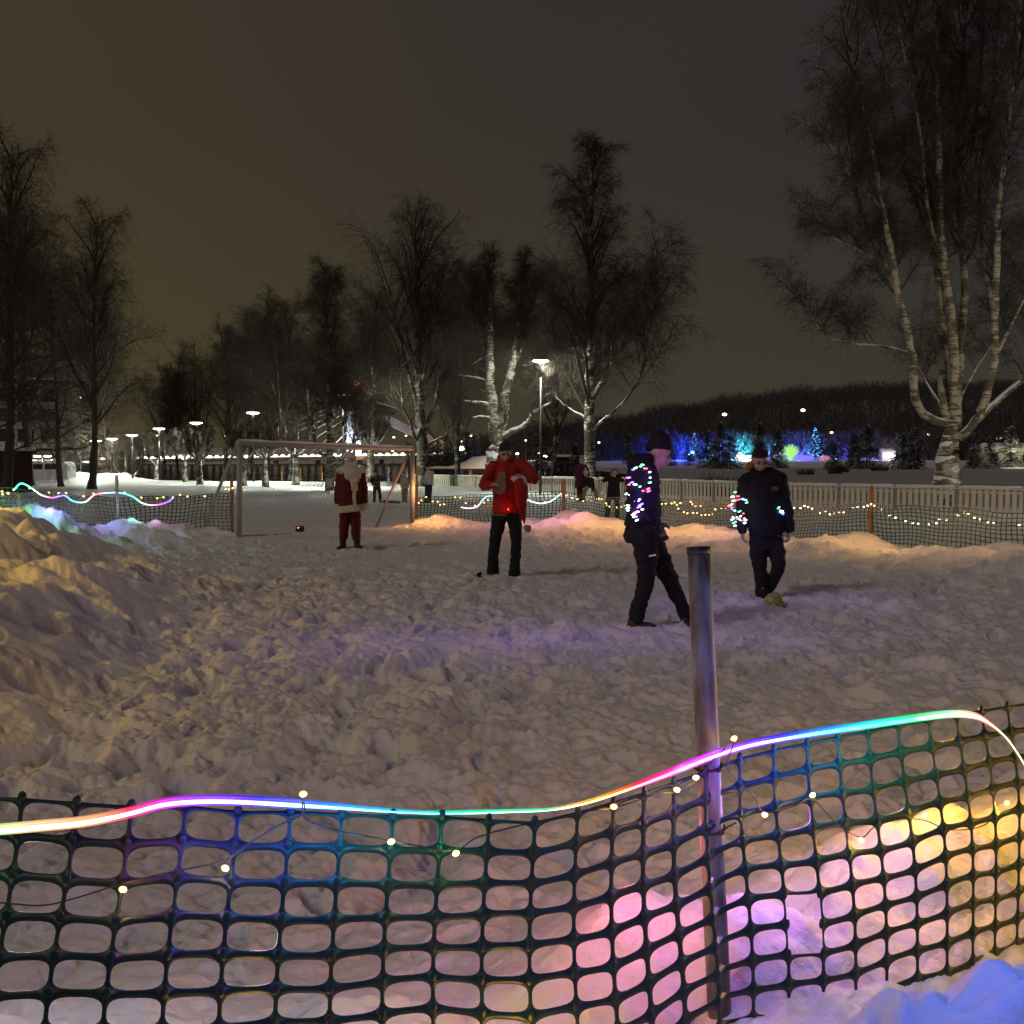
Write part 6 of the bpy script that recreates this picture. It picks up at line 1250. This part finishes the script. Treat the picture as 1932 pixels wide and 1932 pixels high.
# ------------------------------------------------------------------ apartment block, shed, van at the left
def apartments():
    D = 112; g0 = at(0, 905, D); z0 = -.5; P = lambda px, py, d=D: at(px, py, d)
    root = empty('apartment_building', (P(170, 0).x, D, z0), 'grey apartment block with dark balconies and lit window decorations', 'building', rz=math.atan2(-P(170, 0).x, D)); W0 = root.location
    wallm = mat('grey_render', (.17, .165, .14), .9, var=.15, scale=.4); dark = mat('dark_balcony', (.012, .011, .010), .7); pale = mat('balcony_slab', (.30, .29, .26), .8); glass = mat('dark_glass', (.01, .01, .012), .1)
    xl, xr, xb = P(-140, 0).x, P(137, 0).x, P(170, 0).x; zt = P(0, 728).z
    mb = MB(); mb.box(((xl+xr)/2, D+7, (zt+1.8)/2+z0/2), (xr-xl, 14, zt-1.8-z0)); mb.build('wall', wallm, root, world=W0)
    mb = MB(); mb.box(((xr+xb)/2, D+9, (zt+z0)/2), (xb-xr, 10, zt-z0)); mb.build('balcony_recess', wallm, root, world=W0)
    mb = MB(); mb.box(((xl+xb)/2, D+6.4, zt+.25), (xb-xl+.8, 15, .35)); mb.build('roof', dark, root, world=W0)
    mb = MB(); mb.box(((xl+xb)/2, D+6.4, zt+.50), (xb-xl+.6, 14.6, .14)); mb.build('roof_snow', SNOWTOP, root, world=W0)
    for top, bot in ((763, 770), (798, 792), (0, 0)): pass
    for yb, yt in ((777, 760), (813, 797), (849, 835), (743-8, 728)):
        if yb < 750: continue
        zb, zt2 = P(0, yb).z, P(0, yt).z
        mb = MB(); mb.box(((xr+xb)/2, D+1.0, (zb+zt2)/2), (xb-xr-.1, 2.0, zt2-zb)); mb.build('balcony', dark, root, world=W0)
        mb = MB(); mb.box(((xr+xb)/2, D+.95, zb-.08), (xb-xr, 2.2, .16)); mb.build('balcony_slab', pale, root, world=W0)
    for wy in (745, 783, 822):
        mb = MB(); mb.box(((xr+xb)/2, D+3.98, P(0, wy).z), (xb-xr-.6, .1, 1.3)); mb.build('window', glass, root, world=W0)
    # candle arches lit in the windows
    wl = emit('candle_arch', (1, .62, .22), 8)
    for px, py in ((153, 746), (163, 746), (156, 790)):
        mb = MB(); c = P(px, py, D+2.2)
        for i in range(5): 
            for j in range(5-i): mb.ell(c+Vector(((j-(4-i)/2)*.16, 0, -.28+.15*i)), .055, 6, 5)
        mb.build('candle_arch', wl, root, True, world=W0)
    wl = emit('white_window_light', (.85, 1, .95), 7)
    for px, py in ((150, 832), (157, 834), (162, 832)): mb = MB(); mb.ell(P(px, py, D+2), (.32, .06, .12), 8, 6); mb.build('window_lamp', wl, root, True, world=W0)
    for px in (20, 60, 100): 
        for wy in (748, 785, 822): mb = MB(); mb.box((P(px, wy).x, D-.03, P(px, wy).z), (1.5, .06, 1.25)); mb.build('window', glass, root, world=W0)
    mb = MB()
    for i in range(6): mb.box((P(105+i*5.2, 0).x, D-1.5, z0+1.3), (.14, .3, 3.2))
    mb.build('pillar_row', mat('brown_panel', (.09, .075, .055), .8), root, world=W0)
    mb = MB(); mb.box((P(155, 0).x, D-1, z0+1.6), (xb-xr, 2, .12)); mb.box((P(138, 0).x, D-1.9, z0+.8), (.12, .12, 3)); mb.build('porch', pale, root, world=W0)
    lamp(P(150, 868, D-2), (.8, 1, .9), 260, root, .2)
    lamp(P(60, 840, D-14), (.85, .9, .7), 4200, root, .5)  # unseen fill lamp added in front to brighten the facade
apartments()
def shed():
    D = 62; a = at(-60, 888, D); b = at(61, 890, D); zt = at(0, 855, D).z
    root = empty('shed', (b.x, D, -.4), 'low red-brown shed with snow on its flat roof at the left edge', 'shed', None, math.atan2(-b.x, D)+.05); W0 = root.location
    mb = MB(); mb.box(((a.x+b.x)/2, D+2, (zt-.8)/2), (b.x-a.x, 4, zt+.8)); mb.build('wall', mat('red_brown_boards', (.05, .012, .009), .85, var=.35, scale=2), root, world=W0)
    mb = MB(); mb.box(((a.x+b.x)/2, D+2, zt+.06), (b.x-a.x+.5, 4.5, .12)); mb.build('roof', BLACKC, root, world=W0)
    mb = MB(); mb.box(((a.x+b.x)/2, D+2, zt+.22), (b.x-a.x+.4, 4.4, .20)); o = mb.build('roof_snow', SNOWTOP, root, world=W0)
    mb = MB(); mb.box((b.x-1.5, D-.03, .1), (.9, .06, 1.6)); mb.build('door', mat('dark_door', (.05, .02, .014), .8), root, world=W0)
shed()
def van():
    D = 92; c = at(89, 893, D); root = empty('van', (c.x, D, -.75), 'white van parked in front of the apartment block', 'van'); W0 = root.location
    wm = mat('white_car_paint', (.62, .62, .60), .3); gl = mat('car_glass', (.01, .012, .014), .08); z = -.75
    k = .80; side = [(-3.0, .35), (-3.05, .9), (-2.3, 1.15), (-1.55, 1.9), (2.1, 1.95), (2.3, 1.6), (2.35, .4)]; side = [(x*k*1.1, zz*k*1.25) for x, zz in side]
    mb = MB(); n = len(side); mb.add([(c.x+x, D-.9, z+zz) for x, zz in side]+[(c.x+x, D+.9, z+zz) for x, zz in side], [tuple(range(n)), tuple(range(2*n-1, n-1, -1))]+[(i, (i+1) % n, (i+1) % n+n, i+n) for i in range(n)]); mb.build('body', wm, root, world=W0)
    mb = MB(); mb.box((c.x-.5, D-.905, z+1.55), (1.0, .03, .45)); mb.box((c.x+.9, D-.905, z+1.55), (1.4, .03, .45)); mb.build('side_window', gl, root, world=W0)
    for x in (-1.7, 1.4):
        for y in (-.8, .8):
            mb = MB(); mb.tube([(c.x+x, D+y-.1, z+.34), (c.x+x, D+y+.1, z+.34)], .33, 14); w_ = mb.build('wheel', BLACKC, root, True, world=W0)
    for y in (-.6, .6): mb = MB(); mb.ell((c.x-2.68, D+y, z+.95), (.06, .15, .1), 8, 6); mb.build('headlight', gl, root, True, world=W0)
van()
# double car-park lamp
c = at(80, 861, 104); root = empty('car_park_lamp', (c.x, c.y, -.6), 'double-headed car park lamp above the white van', 'street lamp'); W0 = root.location
mb = MB(); mb.tube([(c.x, c.y, -.6), (c.x, c.y, c.z+.1)], .06, 8); mb.tube([(c.x-.55, c.y, c.z+.06), (c.x+.55, c.y, c.z+.06)], .04, 6); mb.build('pole', LPM, root, True, world=W0)
for s in (-.5, .5): mb = MB(); mb.ell((c.x+s, c.y, c.z), (.36, .2, .08), 12, 7); mb.build('glass', HEADM, root, True, world=W0)
lamp((c.x, c.y-.3, c.z-.3), (.9, 1, .86), 520, root, .15)
# ------------------------------------------------------------------ lights and small things on the far shore
def dot(px, py, d, c, s, r, label, cat='lamp', group='small lamps on the far shore', P=0, name='far_lamp', pole=True):
    p = at(px, py, d); zb = max(gz(p.x, p.y), WZ); zb = min(zb, p.z-.3); root = empty(name, (p.x, p.y, zb), label, cat, group); W0 = root.location
    if pole: mb = MB(); mb.tube([(p.x, p.y, zb), (p.x, p.y, p.z)], .06, 5); mb.build('pole', LPM, root, True, world=W0)
    mb = MB(); mb.ell(p, (r*1.3, r*.7, r*.8), 8, 6); mb.build('glass', emit('far_light', c, s), root, True, world=W0)
    if P: lamp(p-Vector((0, 1.2, .3)), c, P, root, .3)
FARL = [(847, 824, 'upper left of three lamps in the dark spruces beyond the bridge end', (1, .7, .45), .5), (888, 822, 'upper right lamp in the dark spruces beyond the bridge end', (1, .75, .5), .45), (870, 846, 'bright white lamp just above the right end of the bridge', (.95, 1, .9), 1.3), (871, 833, 'dim lamp under the two in the spruces', (1, .6, .4), .3), (992, 831, 'tiny reddish lamp left of the tall street lamp pole', (1, .6, .4), .35),
        (1051, 829, 'tiny warm lamp between street lamp and tall birch', (1, .8, .6), .5), (976, 856, 'warm lamp at the shoreline left of the snowy spruce', (1, .85, .6), .6), (1016, 854, 'pinkish shoreline lamp in front of the snowy spruce', (1, .5, .35), .5), (1029, 861, 'shoreline lamp right of the snowy spruce', (1, .8, .55), .7), (1130, 835, 'tiny lamp right of the tall birch trunk', (1, .85, .7), .4),
        (1307, 854, 'cyan lamp left of the capped player beside the blue glow', (.2, .8, 1), 1.0), (1515, 774, 'orange lamp high on the blue-lit slope', (1, .6, .25), .8), (1569, 816, 'small orange lamp right of the cyan tree', (1, .6, .3), .55), (1462, 839, 'turquoise lamp above the bareheaded player', (.1, .9, .9), .5),
        (1657, 861, 'red and blue lamp left of the small white-lit house', (.5, .3, 1), .8), (1752, 820, 'pale lamp left of the huge birch trunk', (1, .95, .85), .6), (1886, 828, 'pale lamp right of the huge birch trunk', (1, .95, .8), 1.1), (1826, 843, 'row lamp at ground level right of the huge birch', (1, .9, .7), .5), (1848, 841, 'second ground lamp right of the huge birch', (1, .85, .6), .45), (1396, 857, 'orange lamp left of the cyan glow', (1, .45, .25), .9),
        (741, 851, 'lamp behind the bridge left of the broad dark birch', (1, .85, .6), .5), (743, 825, 'warm lamp above the cable fan', (1, .8, .6), .5), (766, 822, 'pale lamp above the cable fan near the broad birch', (1, .95, .9), .4), (98, 868, 'warm lamp low beside the van', (1, .8, .5), .2), (296, 822, 'small reddish lamp under the street lamp above the path', (1, .55, .35), .3), (425, 823, 'small reddish lamp left of the goal above the cables', (1, .6, .4), .35), (556, 829, 'tiny reddish lamp above the crossbar', (1, .6, .4), .3)]
for px, py, lab, c, r in FARL:
    d = 385 if px > 780 else (480 if px > 400 else (110 if px < 100 else 160))
    if px in (296,): r *= .8
    dot(px, py, d, c, 8, r*.75 if d > 300 else r*.5, lab, P=(500 if py > 850 and px > 960 else 0))
# decorated trees and blue floodlights of the light park
def lit_tree(px, base, top, d, c, label, s=1.1, P=500, k=0):
    b = at(px, base, d); b.z = gz(b.x, b.y); H = CH+(862-top)/F*d-b.z
    root = tree_obj('decorated_spruce', b, SG[k], LARCH, label, 'lit spruces of the light park', twigmat=SPM, scale=H/10, rz=px); root.rotation_euler = (0, 0, 0); W0 = root.location
    mb = MB(); rnd = random.Random(px); sc_ = H/10
    for i in range(130):
        h = rnd.random()**1.3; a = rnd.uniform(0, 6.28); rr_ = (2.6*(1-h)**.8+.15)*rnd.uniform(.25, 1.05)
        mb.ell((rr_*math.cos(a), rr_*math.sin(a), .8+9*h), .085, 5, 4)
    o = mb.build('light_chain', emit('tree_lights', c, 5*s), root, True)
    lamp(Vector(b)+Vector((1.5, -4.5, 1.6)), c, P, None, .4, name='flood'); l = col.objects[-1] if False else bpy.data.objects[-1]
    return root
def flood(px, py, d, c, P, label, up=2.0):
    p = at(px, py, d); z = gz(p.x, p.y); root = empty('floodlight', (p.x, p.y, z), label, 'floodlight', 'floodlights of the light park'); W0 = root.location
    mb = MB(); mb.tube([(p.x, p.y, z-.2), (p.x, p.y, z+up)], .05, 6); mb.build('stand', LPM, root, True, world=W0)
    mb = MB(); mb.box((p.x, p.y, z+up+.15), (.7, .3, .35)); mb.build('housing', emit('flood_glass', c, 4), root, world=W0)
    lamp((p.x, p.y, z+up+.6), c, P*2, root, .3)
lit_tree(1402, 858, 822, 370, (.08, .75, 1), 'spruce glowing cyan left of the bareheaded player head', 1.1, 0, 1)
lit_tree(1538, 856, 806, 375, (.10, .40, 1), 'tall blue-lit spruce right of the green glowing bush', 1.0, 0, 0)
lit_tree(1310, 856, 815, 372, (.10, .25, 1), 'blue-lit spruce partly behind the capped player', .5, 0, 0)
lit_tree(1245, 856, 832, 345, (.9, .8, .45), 'spruce with pale yellow lights left of the capped player', .6, 0, 0)
lit_tree(1340, 860, 832, 350, (.2, .7, 1), 'low spruce with sparse cyan lights beside the cyan glowing one', .8, 0, 1)
for px, py, c, P, lab in [(1300, 858, (.02, .06, 1), 14000, 'blue floodlight behind the capped player'), (1250, 858, (.03, .06, 1), 6000, 'blue floodlight left of the capped player'), (1365, 858, (.12, .22, 1), 5000, 'blue floodlight between dark spruces'), (1402, 860, (.05, .75, 1), 9000, 'cyan floodlight at the foot of the cyan spruce'), (1445, 858, (.18, .3, 1), 9000, 'pale blue floodlight above the bareheaded player'), (1500, 858, (.10, .14, 1), 12000, 'blue floodlight by the green bush'), (1536, 860, (.06, .25, 1), 12000, 'blue floodlight at the foot of the tall blue-lit spruce'), (1585, 858, (.15, .12, 1), 4500, 'violet floodlight right of the blue-lit spruce'), (1660, 858, (.18, .12, .9), 4000, 'violet floodlight beside the small white-lit house')]:
    flood(px, py, 386, c, P, lab)
def bush(px, py, d, c, label, w_=4, h_=3.5, s=2):
    p = at(px, py, d); z = gz(p.x, p.y); root = empty('glowing_bush', (p.x, p.y, z), label, 'lit bush', 'glowing bushes of the light park'); rng = np.random.RandomState(px); g = Geo()
    a = rng.uniform(0, 6.28, 240); S = np.zeros((240, 3)); D = np.stack([np.cos(a)*.7, np.sin(a)*.7, rng.uniform(.4, 1.6, 240)], 1)
    P = grow(S, D, rng.uniform(.5, 1, 240)*h_, 5, .14, [0, .05, 0, -.1], rng); P[..., 0] *= w_/h_; V, Q = tubes(P, np.full((240, 5), .07), 3); g.add(V, Q); link('branches', g.mesh('branches'), emit('bush_glow', c, s, (.2, .2, .2)), root)
bush(1492, 857, 368, (.45, 1, .15), 'bright green glowing bush right of the bareheaded player head', 4, 6, .8)
bush(1474, 858, 366, (.5, .9, .7), 'pale green glowing bush left of the brighter green one', 4, 3, .8)
bush(1515, 858, 366, (.15, .12, 1), 'violet glowing bush left of the tall blue-lit spruce', 6, 2.4, 1.6)
bush(1556, 858, 366, (1, .35, .5), 'pink glowing bush right of the tall blue-lit spruce', 3, 2, .5)
bush(1452, 858, 366, (.35, .25, 1), 'low lilac glowing bush behind the head of the bareheaded player', 5, 2, 1.0)
bush(1408, 862, 362, (.7, .95, 1), 'white glowing bush at the foot of the cyan spruce', 6, 2.6, 3)
bush(1640, 861, 366, (.35, .3, 1), 'small blue and red glowing hedge left of the small white-lit house', 4, 1.3, 1.2)
# dark shrubs on the shore
def shrub(px, py, d, h, w_, label):
    p = at(px, py, d); z = max(gz(p.x, p.y), WZ+.1); root = empty('shrub', (p.x, p.y, z), label, 'shrub', 'bare shrubs on the river shore'); rng = np.random.RandomState(px); g = Geo(); n = 160
    a = rng.uniform(0, 6.28, n); S = np.zeros((n, 3)); S[:, 0] = rng.uniform(-.3, .3, n)*w_; D = np.stack([np.cos(a)*.5, np.sin(a)*.5, rng.uniform(.5, 1.8, n)], 1); P = grow(S, D, rng.uniform(.4, 1, n)*h, 5, .12, [0, 0, 0, 0], rng)
    V, Q = tubes(P, np.full((n, 5), .012 if h < 3 else .04)*(1-np.linspace(0, .6, 5))[None]*(1+d/150), 3); g.add(V, Q); SS, TT, t = sample(P, 4, .2, 1, rng); V, Q, T = ribbons(SS, side(TT, np.full(len(SS), .6), rng), rng.uniform(.2, .5, len(SS))*h*.3, np.full(len(SS), .008*(1+d/150)), rng, np.zeros(len(SS))); g.add(V, Q, T); link('branches', g.mesh('branches'), TWIG, root)
for px, py, d, h, w_, lab in [(1358, 903, 60, 2.6, .3, 'thin bare sapling on the shore between the two dark players'), (1345, 905, 58, 1.3, 1.8, 'low bare shrub beside the thin sapling'), (1575, 875, 200, 2.4, 4, 'dark shrub on the shore right of the bareheaded player'), (1520, 876, 190, 1.4, 5, 'low dark shrub right behind the bareheaded player'), (945, 858, 240, 4, 3, 'bare shrub left of the snowy spruce by the street lamp'), (1590, 868, 220, 2.0, 4, 'dark shrub under the dark spruces'), (1660, 868, 240, 2.0, 6, 'dark shrub under the small white-lit house')]: shrub(px, py, d, h, w_, lab)
# low pavilion, small lit house, pale wall
def house(px0, px1, py_eave, py_base, d, label, wallc, lit=None, flat=True, P=0, pc=(1, 1, 1)):
    a = at(px0, py_base, d); b = at(px1, py_base, d); ze = at(px0, py_eave, d).z; z0 = min(gz((a.x+b.x)/2, d), a.z)-.3; root = empty('house', ((a.x+b.x)/2, d, z0), label, 'house', 'houses on the far shore'); W0 = root.location; w_ = b.x-a.x; cx = (a.x+b.x)/2
    mb = MB(); mb.box((cx, d+3, (ze+z0)/2), (w_, 6, ze-z0)); mb.build('wall', mat('house_wall', wallc, .9), root, world=W0)
    hr = .10*w_ if flat else .30*w_; vs = [(cx-w_*.56, d-.6, ze), (cx+w_*.56, d-.6, ze), (cx+w_*.56, d+6.6, ze), (cx-w_*.56, d+6.6, ze), (cx-w_*.40, d+3, ze+hr), (cx+w_*.40, d+3, ze+hr)]
    mb = MB(); mb.add(vs, [(0, 1, 5, 4), (2, 3, 4, 5), (1, 2, 5), (3, 0, 4), (3, 2, 1, 0)]); mb.build('roof', SNOWTOP, root, world=W0)
    for i in range(3): mb = MB(); mb.box((cx+(i-1)*w_*.28, d-.04, (ze+z0)/2+.3), (w_*.12, .08, (ze-z0)*.4)); mb.build('window', emit('lit_window', lit, 3) if lit else BLACKC, root, world=W0)
    if P: lamp((cx, d-4, ze), pc, P, root, .3)
house(1048, 1095, 862, 868, 250, 'long low snowy-roofed house between street lamp and tall birch', (.10, .05, .04), flat=True)
house(1664, 1690, 853, 862, 372, 'small white-lit house with pink glow left of the huge birch', (.6, .55, .55), (1, .8, .8), False, 1400, (.95, .9, 1))
house(1852, 1960, 846, 864, 300, 'pale building wall lit yellowish at the right edge', (.40, .38, .30), None, True, 1100, (1, .95, .7))
for px, d, P, c in ((958, 300, 1500, (1, .92, .75)), (945, 290, 700, (1, .9, .7))): dot(px, 856, d, c, 8, .5, 'bright lamp on the shore by the snow heap, '+('right' if px == 958 else 'left')+' one of two', P=P)
# church-like lit top on the slope
dot(1367+0, 782, 470, (.9, .85, .6), 4, .8, 'pale light high on the slope between the players', P=0)
bpy.context.view_layer.update()
bpy.data.scenes.remove(BENCH)
